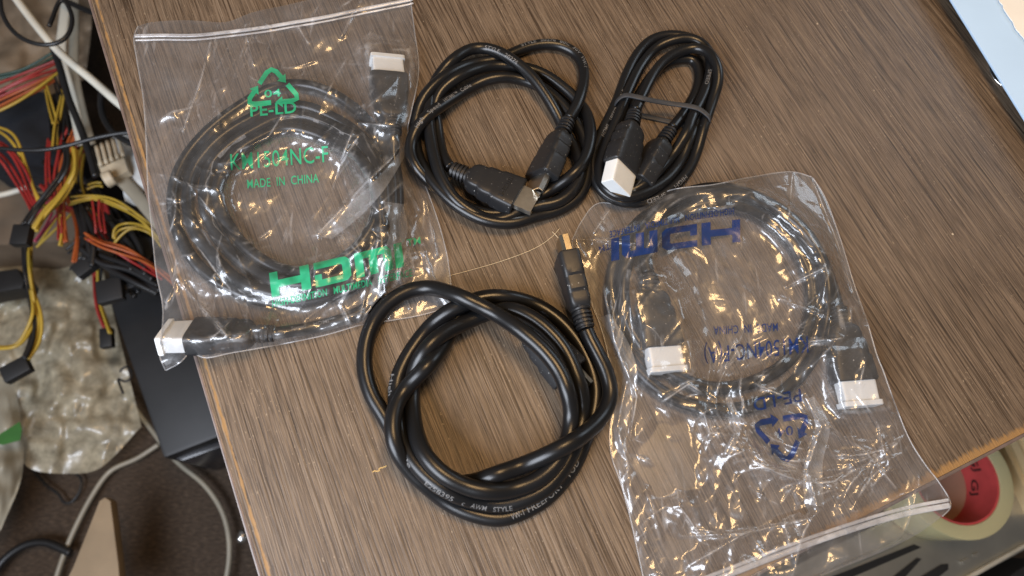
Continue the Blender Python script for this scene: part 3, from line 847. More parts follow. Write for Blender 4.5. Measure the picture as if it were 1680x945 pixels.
class Bag:
    def __init__(s, label, top, bot, left, right, nu, nv, chains, ridges, seed, holes=(), ceil=None, slope=0.16, sag=0.00005, calm=(), ncr=150):
        def bnd(p, n):
            q = resample(catmull(np.array(p, float), 2.0), 1.0)
            d = np.linspace(0, len(q) - 1, n)
            return np.stack([np.interp(d, np.arange(len(q)), q[:, k]) for k in range(2)], -1)
        T, B, L, Rr = bnd(top, nu), bnd(bot, nu), bnd(left, nv), bnd(right, nv)
        u = np.linspace(0, 1, nu)[None, :, None]; v = np.linspace(0, 1, nv)[:, None, None]
        G = (1 - v) * T[None] + v * B[None] + (1 - u) * L[:, None] + u * Rr[:, None] \
            - ((1 - u) * (1 - v) * T[0] + u * (1 - v) * T[-1] + (1 - u) * v * B[0] + u * v * B[-1])
        s.G = G; s.nu, s.nv = nu, nv
        W0 = at(G[..., 0], G[..., 1], 0.0)
        wid = np.linalg.norm(W0[nv // 2, -1] - W0[nv // 2, 0]) / MM; ln = np.linalg.norm(W0[-1, nu // 2] - W0[0, nu // 2]) / MM
        # obstacles: what lies in the bag
        cs = 2
        Gc = G[::cs, ::cs]; wc = W0[::cs, ::cs]
        obs = np.full(Gc.shape[:2], 0.0006)
        gx_, gy_ = Gc[..., 0].ravel(), Gc[..., 1].ravel()
        pxm = FPX / (np.linalg.norm(at(G[nv // 2, nu // 2, 0], G[nv // 2, nu // 2, 1], 0.005) - CAM))
        o = obs.ravel()
        for ch in chains:
            rp = ch['r'] * pxm
            for i in range(0, len(ch['px'])):
                dx = np.abs(gx_ - ch['px'][i]); sel = np.nonzero((dx < rp) & (np.abs(gy_ - ch['py'][i]) < rp))[0]
                if len(sel):
                    d2 = (gx_[sel] - ch['px'][i]) ** 2 + (gy_[sel] - ch['py'][i]) ** 2
                    hh = np.where(d2 < rp * rp, ch['z'][i] + np.sqrt(np.maximum(ch['r'] ** 2 - d2 / pxm ** 2, 0)) + 0.0005, 0)
                    o[sel] = np.maximum(o[sel], hh)
            for pl in ch['plugs'].values():
                O, Tt, Wd, Th = plug_frame(*pl['frame'])
                for x in np.linspace(4, 51, 48):
                    for y in np.linspace(-10, 10, 15):
                        for th in (-1, 1):
                            p = O + MM * (x * Tt + (y if x > 11 else y * .5) * Wd + 5.7 * th * Th)
                            c = (p - CAM) @ R
                            qx, qy = CX + FPX * c[0] / -c[2], CY - FPX * c[1] / -c[2]
                            sel = (np.abs(gx_ - qx) < 5) & (np.abs(gy_ - qy) < 5)
                            o[sel] = np.maximum(o[sel], p[2] + 0.0006)
        obs = o.reshape(obs.shape)
        h = obs.copy()
        for _ in range(220):
            a = h.copy()
            a[1:-1, 1:-1] = 0.25 * (h[:-2, 1:-1] + h[2:, 1:-1] + h[1:-1, :-2] + h[1:-1, 2:]) - sag
            h = np.maximum(obs, a)
        for _ in range(2):
            a = h.copy(); a[1:-1, 1:-1] = 0.2 * (h[1:-1, 1:-1] + h[:-2, 1:-1] + h[2:, 1:-1] + h[1:-1, :-2] + h[1:-1, 2:]); h = np.maximum(a, obs)
        # upsample
        def up(a):
            yi = np.linspace(0, a.shape[0] - 1, nv); xi = np.linspace(0, a.shape[1] - 1, nu)
            b = np.stack([np.interp(xi, np.arange(a.shape[1]), a[i]) for i in range(a.shape[0])])
            return np.stack([np.interp(yi, np.arange(a.shape[0]), b[:, j]) for j in range(nu)], -1)
        def blur(q, k):
            for _ in range(k):
                q = np.pad(q, 1, mode='edge'); q = 0.25 * q[1:-1, 1:-1] + 0.125 * (q[:-2, 1:-1] + q[2:, 1:-1] + q[1:-1, :-2] + q[1:-1, 2:]) + 0.0625 * (q[:-2, :-2] + q[2:, 2:] + q[:-2, 2:] + q[2:, :-2])
            return q
        def dil(q):
            w = np.pad(q, 1, mode='edge'); n0, n1 = q.shape
            return np.max([w[a:a + n0, b:b + n1] for a in range(3) for b in range(3)], axis=0)
        H = up(blur(np.maximum(h, dil(obs)), 3)) + 0.0003; OB = up(blur(dil(obs), 2)) + 0.0002
        X = u[..., 0] * wid + 0 * v[..., 0]; Y = v[..., 0] * ln + 0 * u[..., 0]
        edge = np.minimum(np.minimum(X, wid - X), np.minimum(Y, ln - Y))
        em = np.clip(edge / 7.0, 0, 1)
        em2 = np.clip(edge / 2.0, 0, 1)
        cr = crumple(X, Y, seed, slope=slope)
        cr2 = creases(X, Y, wid, ln, seed, ncr) + crumple(X, Y, seed + 300, K=6, slope=slope * 0.6, fmin=1 / 12, fmax=1 / 5)
        amp = np.ones_like(X)
        for (cx_, cy_, rad, val) in calm:
            amp += (val - 1) * np.exp(-(((G[..., 0] - cx_) ** 2 + (G[..., 1] - cy_) ** 2) / rad ** 2))
        z = H + MM * (cr + cr2) * (0.15 + 0.85 * em) * amp * em2 + 0.0016 * em
        for poly, hgt, w in ridges:
            d = poly_dist(G[..., 0], G[..., 1], poly) / 3.3
            z += MM * hgt * np.exp(-(d / w) ** 1.3) * em2
        z = np.maximum(z, OB * np.clip(em * 2, 0, 1))
        z = 0.0007 + 0.0007 * np.logaddexp(0, (z - 0.0007) / 0.0007)
        if ceil is not None:
            for i in range(len(ceil['px'])):
                d = np.hypot(G[..., 0] - ceil['px'][i], G[..., 1] - ceil['py'][i])
                z = np.where(d < 15, np.minimum(z, max(ceil['z'][i] - ceil['r'] - 0.0002, 0.0007)), z)
        s.z = z
        Wp = at(G[..., 0], G[..., 1], z)
        F = [(i * nu + j, (i + 1) * nu + j, (i + 1) * nu + j + 1, i * nu + j + 1) for i in range(nv - 1) for j in range(nu - 1)]
        cx = 0.25 * (G[:-1, :-1] + G[1:, 1:] + G[1:, :-1] + G[:-1, 1:])
        kill = np.zeros(cx.shape[:2], bool)
        for hl in holes: kill |= in_poly(cx[..., 0], cx[..., 1], hl)
        F = [f for f, k in zip(F, kill.ravel()) if not k]
        ctr = W0.reshape(-1, 3).mean(0)
        s.root = empty('zip_bag', (ctr[0], ctr[1], 0), label, 'plastic bag')
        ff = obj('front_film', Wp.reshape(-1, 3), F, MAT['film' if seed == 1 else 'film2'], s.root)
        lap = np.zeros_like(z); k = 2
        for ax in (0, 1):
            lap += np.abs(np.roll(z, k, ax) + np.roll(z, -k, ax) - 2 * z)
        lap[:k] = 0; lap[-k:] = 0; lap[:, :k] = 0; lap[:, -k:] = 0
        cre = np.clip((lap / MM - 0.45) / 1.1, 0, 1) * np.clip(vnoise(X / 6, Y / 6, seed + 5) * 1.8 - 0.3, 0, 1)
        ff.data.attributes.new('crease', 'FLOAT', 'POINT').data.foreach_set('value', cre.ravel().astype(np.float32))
        # lower film lies flat on the desk
        st = 5
        ii = np.unique(np.r_[np.arange(0, nv, st), nv - 1]); jj = np.unique(np.r_[np.arange(0, nu, st), nu - 1])
        Gb = G[np.ix_(ii, jj)]
        zb = 0.00025 + 0.0002 * vnoise(Gb[..., 0] / 40, Gb[..., 1] / 40, seed)
        Wb = at(Gb[..., 0], Gb[..., 1], zb)
        a, b = len(ii), len(jj)
        Fb = [(i * b + j, (i + 1) * b + j, (i + 1) * b + j + 1, i * b + j + 1) for i in range(a - 1) for j in range(b - 1)]
        obj('back_film', Wb.reshape(-1, 3), Fb, MAT['film_back'], s.root)
        # welded edges
        for nm, line in (('side_seam', Wp[:, 0]), ('side_seam', Wp[:, -1]), ('end_seam', Wp[-1] if seed == 1 else Wp[0])):
            q = gsm(resample(line, 0.001), 1.0) + [0, 0, 0.0001]
            V, Fs = tube(q, 0.00032, 6); obj(nm, V, Fs, MAT['seam'], s.root)
    def uv(s, px):
        """pixel -> fractional grid indices by Newton steps"""
        q = np.stack([np.full(len(px), s.nv / 2.0), np.full(len(px), s.nu / 2.0)], -1)
        for _ in range(14):
            p = s.samp(s.G, q); e = 0.5
            ji = (s.samp(s.G, q + [e, 0]) - s.samp(s.G, q - [e, 0])) / (2 * e); jj = (s.samp(s.G, q + [0, e]) - s.samp(s.G, q - [0, e])) / (2 * e)
            r = px - p; det = ji[:, 0] * jj[:, 1] - ji[:, 1] * jj[:, 0]
            det = np.where(np.abs(det) < 1e-6, 1e-6, det)
            q = q + np.clip(np.stack([(r[:, 0] * jj[:, 1] - r[:, 1] * jj[:, 0]) / det, (ji[:, 0] * r[:, 1] - ji[:, 1] * r[:, 0]) / det], -1), -40, 40)
            q = np.clip(q, 1, [s.nv - 2, s.nu - 2])
        return q
    def samp(s, A, q):
        i = np.clip(q[:, 0], 0, s.nv - 1.001); j = np.clip(q[:, 1], 0, s.nu - 1.001)
        a = i.astype(int); b = j.astype(int); fa = i - a; fb = j - b
        if A.ndim == 3: fa = fa[:, None]; fb = fb[:, None]
        return (A[a, b] * (1 - fb) + A[a, b + 1] * fb) * (1 - fa) + (A[a + 1, b] * (1 - fb) + A[a + 1, b + 1] * fb) * fa
    def put(s, name, V, F, org, ex, ey, mat, bend=0.0, step=2.6):
        """print: flat drawing (V in px units) laid on the film"""
        V, F = cut_grid(V, F, step, step)
        org, ex, ey = map(np.array, (org, ex, ey))
        w = V[:, 0].max()
        px = org + V[:, :1] * ex + V[:, 1:] * ey + (bend * ((V[:, :1] / w) ** 2)) * ey / np.linalg.norm(ey)
        z = s.samp(s.z, s.uv(px)) + 0.00022
        obj(name, at(px[:, 0], px[:, 1], z), F, mat, s.root)
    def strip(s, name, line, r, flat, mat, lift=0.0004):
        q = resample(catmull(np.array(line, float), 2.0), 2.5)
        z = s.samp(s.z, s.uv(q)) * 0 + 0.0012 + lift
        zz = gsm(np.maximum(z, s.samp(s.z, s.uv(q)) * 0.6), 4)
        V, F = tube(at(q[:, 0], q[:, 1], zz), r, 10, flat=flat)
        obj(name, V, F, mat, s.root)

def recycle():
    """three chasing arrows round a triangle, unit box about 80 x 56, centred"""
    A = [np.array(p, float) for p in ((0, 35), (46, -25), (-46, -25))]
    parts = []
    for i in range(3):
        c, a, b = A[i], A[i - 1], A[(i + 1) % 3]
        da = (a - c); db = (b - c)
        p = [c + da * 0.46, c + da * 0.17, c + da * 0.05 + db * 0.05, c + db * 0.17, c + db * 0.34]
        parts.append(stroke(p, 8.0))
        e = c + db * 0.335; d = db / np.linalg.norm(db); n = np.array([-d[1], d[0]])
        parts.append((np.array([e + n * 9, e + d * 12, e - n * 9]), [(0, 1, 2)]))
    return merge2(parts)

# --- left bag, green print
b1_top = [(227, 42), (245, 37), (299, 33), (340, 35), (371, 36), (415, 20), (470, 8), (540, -8), (610, -20), (668, -32)]
b1_left = [(227, 42), (220, 60), (225, 100), (235, 160), (240, 233), (243, 310), (250, 383), (257, 450), (267, 500), (267, 533), (262, 583), (272, 608)]
b1_bot = [(272, 608), (297, 594), (313, 578), (334, 587), (380, 579), (433, 570), (533, 550), (597, 532), (633, 527), (690, 517), (743, 502)]
b1_right = [(668, -32), (674, 5), (680, 50), (687, 117), (674, 187), (669, 212), (678, 260), (696, 300), (720, 367), (733, 417), (738, 450), (743, 502)]
b1_ridges = [([(690, 196), (640, 262), (600, 300), (520, 386)], 2.2, 1.6), ([(520, 386), (560, 372), (610, 330)], 1.0, 1.3), ([(560, 262), (585, 200), (622, 205)], 1.2, 1.0),
             ([(395, 245), (440, 225), (462, 190)], 1.3, 1.2), ([(290, 455), (262, 520)], 1.5, 1.2), ([(290, 455), (345, 520)], 1.3, 0.9), ([(330, 500), (372, 550)], 1.2, 0.8),
             ([(620, 395), (585, 545)], 1.2, 1.0), ([(650, 390), (632, 470), (640, 520)], 1.6, 1.0), ([(672, 395), (655, 450), (672, 505)], 1.6, 1.0), ([(690, 400), (715, 470), (735, 500)], 1.4, 1.1),
             ([(300, 215), (330, 130), (345, 70)], 0.8, 0.9), ([(560, 60), (580, 20)], 1.0, 1.0), ([(490, 45), (505, 70)], 1.0, 1.3), ([(405, 60), (415, 105)], 0.9, 1.2), ([(630, 330), (660, 300), (690, 345)], 1.4, 1.0), ([(700, 330), (715, 420)], 1.2, 1.0), ([(578, 465), (560, 500), (575, 530)], 1.2, 0.9), ([(500, 525), (550, 490), (590, 470)], 1.0, 1.0)]
BAG1 = Bag('clear zip bag with green lettering on the left side of the desk', b1_top, b1_bot, b1_left, b1_right, 250, 300, [CH_B1], b1_ridges, 1,
           holes=[[(444, 45), (452, 41), (458, 43), (457, 48), (446, 50)]], ceil=CH_L, slope=0.10, ncr=130, calm=[(330, 120, 90, 0.6), (640, 440, 90, 1.5), (300, 540, 60, 1.3), (430, 300, 70, 1.1), (480, 340, 190, 0.65)])
zl = [(221, 59), (260, 58), (320, 58), (370, 53), (433, 45), (480, 37), (533, 28), (600, 14), (670, 0), (677, -2)]
BAG1.strip('zip_rib', zl, 0.0012, (0.55, 1.0), MAT['zip'], 0.0012)
BAG1.strip('zip_rib', [(x + 1, y + 7) for x, y in zl], 0.0006, (0.7, 1.0), MAT['zip'], 0.0010)
g = MAT['green']
d1 = np.array([0.995, -0.085]); u1 = np.array([-0.06, -1.0])
V, F = recycle(); BAG1.put('printed_recycling_mark', V, F, (447, 143), d1, u1, g)
V, F = fit_text('04', 27, 12, 0.012); BAG1.put('printed_text', V, F, (434, 160), d1, u1, g)
V, F = fit_text('PE-LD', 76, 18, 0.018); BAG1.put('printed_text', V, F, (411, 191), d1, u1, g)
V, F = fit_text('KM1504NC-F', 161, 26, 0.004); BAG1.put('printed_text', V, F, (379, 279), d1, u1, g)
V, F = fit_text('MADE  IN  CHINA', 118, 14, 0.006); BAG1.put('printed_text', V, F, (406, 309), d1, u1, g)
V, F = hdmi_logo(); BAG1.put('printed_logo', V, F, (446, 488), (0.955, -0.205), (-0.12, -1.0), g, bend=4)
V, F = fit_text('TM', 23, 11, 0.012); BAG1.put('printed_text', V, F, (668, 404), (0.97, -0.2), (-.1, -1), g)
V, F = fit_text('HIGH-DEFINITION   MULTIMEDIA   INTERFACE', 236, 11, 0.022); BAG1.put('printed_text', V, F, (447, 504), (0.975, -0.205), (-0.1, -1.0), g, bend=3)

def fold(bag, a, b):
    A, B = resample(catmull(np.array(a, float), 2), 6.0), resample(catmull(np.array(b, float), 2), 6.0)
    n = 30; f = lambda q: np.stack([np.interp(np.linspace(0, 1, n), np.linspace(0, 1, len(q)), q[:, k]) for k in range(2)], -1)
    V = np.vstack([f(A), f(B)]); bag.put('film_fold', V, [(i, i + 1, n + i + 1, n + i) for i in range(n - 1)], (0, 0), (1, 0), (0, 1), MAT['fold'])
fold(BAG1, [(516, 387), (560, 346), (612, 300), (650, 256), (688, 202)], [(545, 392), (592, 354), (630, 312), (660, 264), (691, 207)])
fold(BAG1, [(628, 330), (640, 380), (622, 425), (600, 500)], [(662, 335), (668, 385), (640, 430), (618, 500)])
# --- right bag, blue print, lying upside down
b2_top = [(938, 395), (955, 362), (980, 334), (1040, 338), (1100, 312), (1170, 303), (1220, 293), (1300, 282), (1333, 291)]
b2_left = [(938, 395), (943, 430), (957, 463), (970, 497), (985, 535), (997, 580), (1002, 620), (1005, 665), (1000, 715), (1004, 751), (1017, 788), (1033, 845), (1055, 945), (1080, 1050)]
b2_bot = [(1080, 1050), (1150, 1022), (1250, 984), (1380, 932), (1436, 910), (1484, 888), (1512, 872), (1545, 848)]
b2_right = [(1333, 291), (1353, 323), (1380, 397), (1400, 463), (1423, 530), (1440, 587), (1448, 606), (1465, 654), (1493, 723), (1522, 768), (1538, 788), (1560, 830), (1545, 848)]
b2_ridges = [([(990, 470), (1008, 560), (1030, 620), (1012, 700), (1030, 760)], 2.2, 1.2), ([(1025, 600), (1045, 650), (1030, 740)], 1.8, 1.0), ([(1322, 652), (1348, 700), (1325, 770), (1340, 830)], 2.6, 1.6), ([(1240, 630), (1310, 660), (1330, 690)], 1.4, 1.0),
             ([(1190, 600), (1205, 560), (1215, 590)], 1.3, 1.0), ([(1195, 660), (1208, 710), (1190, 745)], 1.6, 1.0), ([(1155, 680), (1165, 710), (1150, 740)], 1.3, 0.9), ([(1085, 660), (1130, 630), (1185, 665)], 1.5, 1.0),
             ([(1290, 570), (1330, 560), (1380, 555)], 1.2, 0.8), ([(1300, 285), (1295, 350)], 1.2, 0.8), ([(1120, 880), (1220, 875), (1330, 850), (1270, 860)], 1.4, 1.2), ([(1135, 925), (1230, 870)], 1.2, 1.0), ([(1100, 740), (1115, 830), (1150, 880)], 1.3, 1.2),
             ([(1350, 690), (1420, 740), (1470, 800)], 1.0, 0.9), ([(945, 392), (1000, 395), (1040, 400)], 1.2, 0.9), ([(975, 380), (1000, 345)], 1.3, 0.8), ([(1335, 300), (1375, 400), (1400, 480)], 1.4, 1.0), ([(1290, 470), (1330, 450), (1350, 440)], 1.2, 0.8), ([(1280, 490), (1360, 520)], 1.3, 1.0),
             ([(1400, 640), (1440, 690), (1450, 740)], 1.0, 1.0), ([(1060, 800), (1090, 900)], 1.0, 1.4), ([(1230, 800), (1280, 830), (1300, 800)], 1.2, 1.0)]
BAG2 = Bag('clear zip bag with blue upside-down lettering on the right, hanging over the desk edge', b2_top, b2_bot, b2_left, b2_right, 260, 380, [CH_B2], b2_ridges, 2,
           holes=[[(1264, 858), (1272, 848), (1292, 840), (1322, 832), (1326, 838), (1322, 845), (1310, 840), (1290, 848), (1272, 860)]], slope=0.11, ncr=190, calm=[(1180, 800, 190, 1.9), (1190, 480, 190, 0.45), (1400, 760, 60, 1.3)])
zl = [(1558, 829), (1485, 843), (1387, 872), (1290, 906), (1192, 944), (1120, 972), (1064, 995)]
BAG2.strip('zip_rib', zl, 0.0013, (0.55, 1.0), MAT['zip'], 0.0014)
BAG2.strip('zip_rib', [(x - 2, y - 9) for x, y in zl], 0.0008, (0.7, 1.0), MAT['zip'], 0.0012)
g = MAT['blue']
d2 = np.array([-0.99, 0.10]); u2 = np.array([0.06, 1.0])
V, F = hdmi_logo(); BAG2.put('printed_logo', V, F, (1214, 360), (-0.93, 0.07), (0.02, 0.92), g, bend=16)
V, F = fit_text('TM', 20, 10, 0.012); BAG2.put('printed_text', V, F, (1000, 398), (-.9, .35), (.2, 1), g)
V, F = fit_text('HIGH-DEFINITION   MULTIMEDIA   INTERFACE', 208, 10, 0.012); BAG2.put('printed_text', V, F, (1204, 341), (-0.985, 0.12), (0.06, 1.0), g, bend=14)
V, F = fit_text('MADE  IN  CHINA', 106, 13, 0.008); BAG2.put('printed_text', V, F, (1276, 530), (-0.998, 0.055), u2, g)
V, F = fit_text('KM1504NC-F(A)', 172, 26, 0.003); BAG2.put('printed_text', V, F, (1325, 552), (-0.99, 0.11), u2, g)
V, F = fit_text('PE-LD', 80, 20, 0.010); BAG2.put('printed_text', V, F, (1313, 638), (-0.975, 0.21), (.15, 1), g)
V, F = recycle(); BAG2.put('printed_recycling_mark', V, F, (1286, 718), (-1.02, 0.17), (0.2, 1.22), g)
V, F = fit_text('04', 26, 15, 0.006); BAG2.put('printed_text', V, F, (1300, 698), (-0.97, 0.19), (.15, 1), g)
fold(BAG2, [(1322, 655), (1338, 700), (1318, 770), (1320, 826)], [(1336, 650), (1361, 698), (1350, 760), (1352, 832)])
fold(BAG2, [(984, 520), (1006, 565), (1022, 612), (1006, 690), (1012, 742)], [(1000, 515), (1030, 560), (1046, 615), (1030, 690), (1028, 745)])
fold(BAG2, [(1190, 655), (1204, 700), (1186, 745)], [(1200, 652), (1216, 702), (1198, 748)])

# ================================================================== ON THE DESK
MAT['pale_blue'] = plain('pale_blue_card', (0.44, 0.62, 0.84), 0.55, 0, 0.03, 30)
MAT['cream'] = plain('cream_paper', (0.80, 0.76, 0.68), 0.7, 0, 0.04, 40)
MAT['hole_dark'] = plain('hole_dark', (0.03, 0.028, 0.026), 0.45)
bd = empty('card_board', tuple(at(1700, 100, 0.0)), 'pale blue board propped above the desk at its top right corner', 'board')
V, F = extrude_px([(1530, -50), (1790, 370), (1960, 260), (1700, -160)], 0.0085, 0.0100)
bevel(obj('board_sheet', V, F, MAT['pale_blue'], bd, smooth=False), 0.0005)
V, F = extrude_px([(1640, -60), (1850, 280), (1930, 230), (1720, -110)], 0.0005, 0.0084)
obj('board_foot', V, F, MAT['cream'], bd, smooth=False)
edge = catmull(np.array([(1622, -40), (1634, -12), (1643, 5), (1652, 22), (1663, 38), (1668, 48), (1680, 63), (1700, 90)], float), 4)
edge[:, :2] += rng.randn(len(edge), 2) * 0.5
poly = [tuple(p) for p in edge] + [(1830, 60), (1720, -120)]
top = np.array([at(x, y, 0.0112) for x, y in poly]); b_ = top - [0, 0, 0.0006]
V, F = loft([b_, top]); tag(obj('paper_sheet', V, F, MAT['cream'], smooth=False), 'cream paper sheet with a torn edge lying on the pale blue board', 'paper')
gc = at(1660, 118, 0)
gr = empty('cable_grommet', tuple(gc), 'dark round cable grommet with a shiny rim half under the pale blue board', 'grommet')
a = np.linspace(0, 2 * math.pi, 48, endpoint=False)
ring = gc + np.stack([0.0142 * np.cos(a), 0.0142 * np.sin(a), np.full(48, 0.0006)], -1)
V, F = tube(ring, 0.0006, 10, closed=True); obj('rim', V, F, plain('rim_metal', (0.75, 0.74, 0.72), 0.2, 1.0), gr)
rings = [gc + np.stack([r_ * np.cos(a), r_ * np.sin(a), np.full(48, z_)], -1) for r_, z_ in ((0.0138, 0.0002), (0.0138, 0.0005), (0.0120, 0.0004), (0.001, 0.0003))]
V, F = loft(rings); obj('hole_disc', V, F, MAT['hole_dark'], gr)  # dark disc in place of an open hole; its shade is in the colour
MAT['fibre'] = plain('fibre', (0.75, 0.60, 0.38), 0.4)
for lab, pts in (('long pale hair curving across the desk between the coils', [(735, 453), (780, 441), (830, 426), (880, 406), (905, 389), (919, 374)]),
                 ('short pale hair beside the bare upright plug tip', [(906, 380), (918, 392), (932, 404), (940, 412)])):
    q = resample(catmull(np.array(pts, float), 2), 3); V, F = tube(at(q[:, 0], q[:, 1], np.full(len(q), 0.0005)), 0.00011, 5)
    tag(obj('hair', V, F, MAT['fibre']), lab, 'hair')
MAT['beige_crumb'] = plain('crumb', (0.45, 0.36, 0.25), 0.8)
def crumb(px, py, s, lab):
    bm = bmesh.new(); bmesh.ops.create_icosphere(bm, subdivisions=2, radius=s)
    c = at(px, py, s * 0.4)
    V = np.array([v.co[:] for v in bm.verts]); V *= (1 + 0.25 * rng.randn(len(V), 1) * 0.4); V[:, 2] *= 0.5; V[:, 0] *= 0.8
    F = [tuple(v.index for v in f.verts) for f in bm.faces]; bm.free()
    tag(obj('crumb', V + c, F, MAT['beige_crumb']), lab, 'crumb')
crumb(1563, 384, 0.0007, 'pale crumb lying on bare wood right of the blue-print bag')
crumb(1341, 39, 0.0006, 'tiny white crumb on the desk near its top edge')

# ================================================================== BELOW THE DESK
def carpet_mat():
    m, nt, b, o = new_mat('carpet')
    tc = N(nt, 'ShaderNodeTexCoord')
    mp = N(nt, 'ShaderNodeMapping'); mp.inputs['Scale'].default_value = (150, 420, 1); mp.inputs['Rotation'].default_value = (0, 0, -0.25)
    nt.links.new(tc.outputs['Object'], mp.inputs[0])
    nz = N(nt, 'ShaderNodeTexNoise'); nz.inputs['Scale'].default_value = 1; nz.inputs['Detail'].default_value = 4
    nt.links.new(mp.outputs[0], nz.inputs['Vector'])
    r = ramp(nt, nz.outputs[0], [(0.30, c4(0.034, 0.022, 0.014)), (0.55, c4(0.060, 0.040, 0.026)), (0.75, c4(0.105, 0.072, 0.048))])
    nt.links.new(r.outputs[0], b.inputs['Base Color']); b.inputs['Roughness'].default_value = 0.9
    bp = N(nt, 'ShaderNodeBump'); bp.inputs['Strength'].default_value = 0.8; bp.inputs['Distance'].default_value = 0.004
    nt.links.new(nz.outputs[0], bp.inputs['Height']); nt.links.new(bp.outputs[0], b.inputs['Normal'])
    return m
ZF = -0.56
fl = obj('floor', np.array([(-2, -2, ZF), (2, -2, ZF), (2, 2, ZF), (-2, 2, ZF)]), [(0, 1, 2, 3)], carpet_mat(), smooth=False)
tag(fl, kind='structure')

WM = {}
for nm, c in (('red', (0.27, 0.022, 0.02)), ('orange', (0.34, 0.08, 0.02)), ('yellow', (0.40, 0.27, 0.035)), ('black', (0.012, 0.012, 0.013)), ('green', (0.02, 0.06, 0.045)), ('white', (0.62, 0.60, 0.52)), ('grey', (0.30, 0.27, 0.21)), ('pink', (0.40, 0.06, 0.10))):
    WM[nm] = plain('wire_' + nm, c, 0.38, 0, 0.15, 30)
MAT['box_black'] = plain('black_box', (0.012, 0.012, 0.013), 0.5, 0, 0.3, 25)
MAT['navy'] = plain('navy_box', (0.016, 0.020, 0.028), 0.5, 0, 0.3, 25)

def zpath(pts, z):
    """pts (px,py[,dz mm]) -> smooth world polyline near height z"""
    Q = np.array([(p[0], p[1], (p[2] if len(p) > 2 else 0) * MM + z) for p in pts], float)
    Q = resample(catmull(Q, 3.0), 4.0); Q = gsm(Q, 1.5)
    return at(Q[:, 0], Q[:, 1], Q[:, 2])

def harness(label, wires, z, r=0.0012, plugs=()):
    first = at(wires[0][1][0][0], wires[0][1][0][1], z)
    root = empty('power_cable', (first[0], first[1], z), label, 'power cable', 'computer power cables below the desk')
    for col, pts in wires:
        V, F = tube(zpath(pts, z), r, 8); obj('wire', V, F, WM[col], root)
    for (x, y, w, l, ang, zz) in plugs:
        c = at(x, y, zz); l *= 0.8; w *= 0.8; bv, bf = box((-l / 2, -w / 2, -0.005), (l / 2, w / 2, 0.005))
        ca, sa = math.cos(ang), math.sin(ang)
        bv = np.stack([bv[:, 0] * ca - bv[:, 1] * sa, bv[:, 0] * sa + bv[:, 1] * ca, bv[:, 2]], -1) + c
        ob = obj('connector', bv, bf, MAT['box_black'], root, smooth=False); bevel(ob, 0.0015)
    return root
def fan(col, pts, n, dx, dy, jit=2.0):
    return [(col, [(p[0] + dx * i + rng.randn() * jit, p[1] + dy * i + rng.randn() * jit, rng.rand() * 10) for p in pts]) for i in range(n)]

ZB = -0.33
harness('flat fan of dark red and orange wires above the navy box', fan('green', [(-30, 130), (40, 112), (95, 85)], 2, 0, 5) + fan('red', [(-30, 152), (40, 122), (95, 98)], 4, 1, 6) + fan('orange', [(-30, 178), (40, 146), (92, 118)], 3, 1, 7) + fan('yellow', [(-30, 196), (30, 165), (75, 138), (100, 112)], 1, 0, 0), ZB, 0.0015)
harness('yellow and black wires dropping beside the navy box', fan('yellow', [(104, 118), (100, 160), (92, 205), (88, 250)], 2, 6, 2) + fan('yellow', [(72, 140), (80, 170), (90, 205)], 2, 4, 0) + fan('black', [(84, 118), (95, 170), (100, 230)], 3, 6, 0), ZB)
harness('red and yellow wires slanting down from the left picture edge', fan('red', [(-30, 222), (10, 240), (35, 275), (52, 310), (66, 338)], 4, -4, 6) + fan('yellow', [(-20, 205), (18, 228), (42, 275), (58, 318), (70, 345)], 2, 3, -2), ZB + 0.01, 0.0015)
harness('twisted yellow and black cable ending in the upper square connector', fan('black', [(112, 235), (112, 275), (88, 315), (62, 345), (44, 372)], 3, -4, -1, 1) + fan('yellow', [(120, 238), (119, 280), (98, 318), (70, 348), (52, 376)], 4, 2, 2, 1), ZB + 0.03, 0.0017, [(37, 387, 0.026, 0.020, 0.05, ZB + 0.03)])
harness('red and orange wires hanging vertically in the tangle', fan('red', [(108, 205), (94, 250), (90, 300), (96, 360), (98, 395)], 2, 5, 0) + fan('orange', [(124, 205), (108, 240), (100, 290), (98, 350), (104, 400)], 3, 4, 0) + fan('yellow', [(96, 350), (100, 385), (98, 405)], 2, 5, 0) + fan('red', [(78, 225), (74, 270), (78, 315)], 2, 5, 1), ZB)
harness('pink and red wires crossing behind the square connector', fan('pink', [(40, 370), (60, 345), (85, 330)], 2, 3, 4) + fan('pink', [(55, 395), (72, 375), (90, 350)], 2, 3, 3), ZB - 0.01)
harness('upper arch of yellow wires near the desk edge', fan('yellow', [(112, 325), (150, 318), (190, 328), (225, 350), (260, 380)], 3, 1, 5), ZB)
harness('lower arch of yellow wires near the desk edge', fan('yellow', [(183, 392), (192, 375), (212, 366), (240, 372), (265, 395)], 3, 2, 5) + fan('yellow', [(140, 305), (160, 296), (170, 300)], 2, 0, 5), ZB)
harness('orange and red wires running under the green-print bag', fan('orange', [(138, 380), (165, 395), (205, 408), (240, 425), (300, 470)], 3, 0, 5) + fan('red', [(140, 392), (180, 406), (225, 428), (270, 455)], 2, 0, 5) + fan('red', [(150, 325), (155, 360), (160, 385)], 3, 7, 0), ZB)
harness('yellow and black cable hanging down from the square connector', fan('black', [(38, 398), (40, 440), (46, 470), (52, 520), (50, 560), (36, 590)], 2, 4, 0, 1) + fan('yellow', [(47, 398), (48, 440), (52, 472), (64, 520), (60, 560), (42, 592)], 2, 4, 0, 1) + fan('yellow', [(50, 470), (54, 510), (44, 545), (25, 564), (-30, 568)], 2, 3, 3, 1), ZB - 0.05, 0.0017, [(28, 607, 0.022, 0.032, 0.6, ZB - 0.05)])
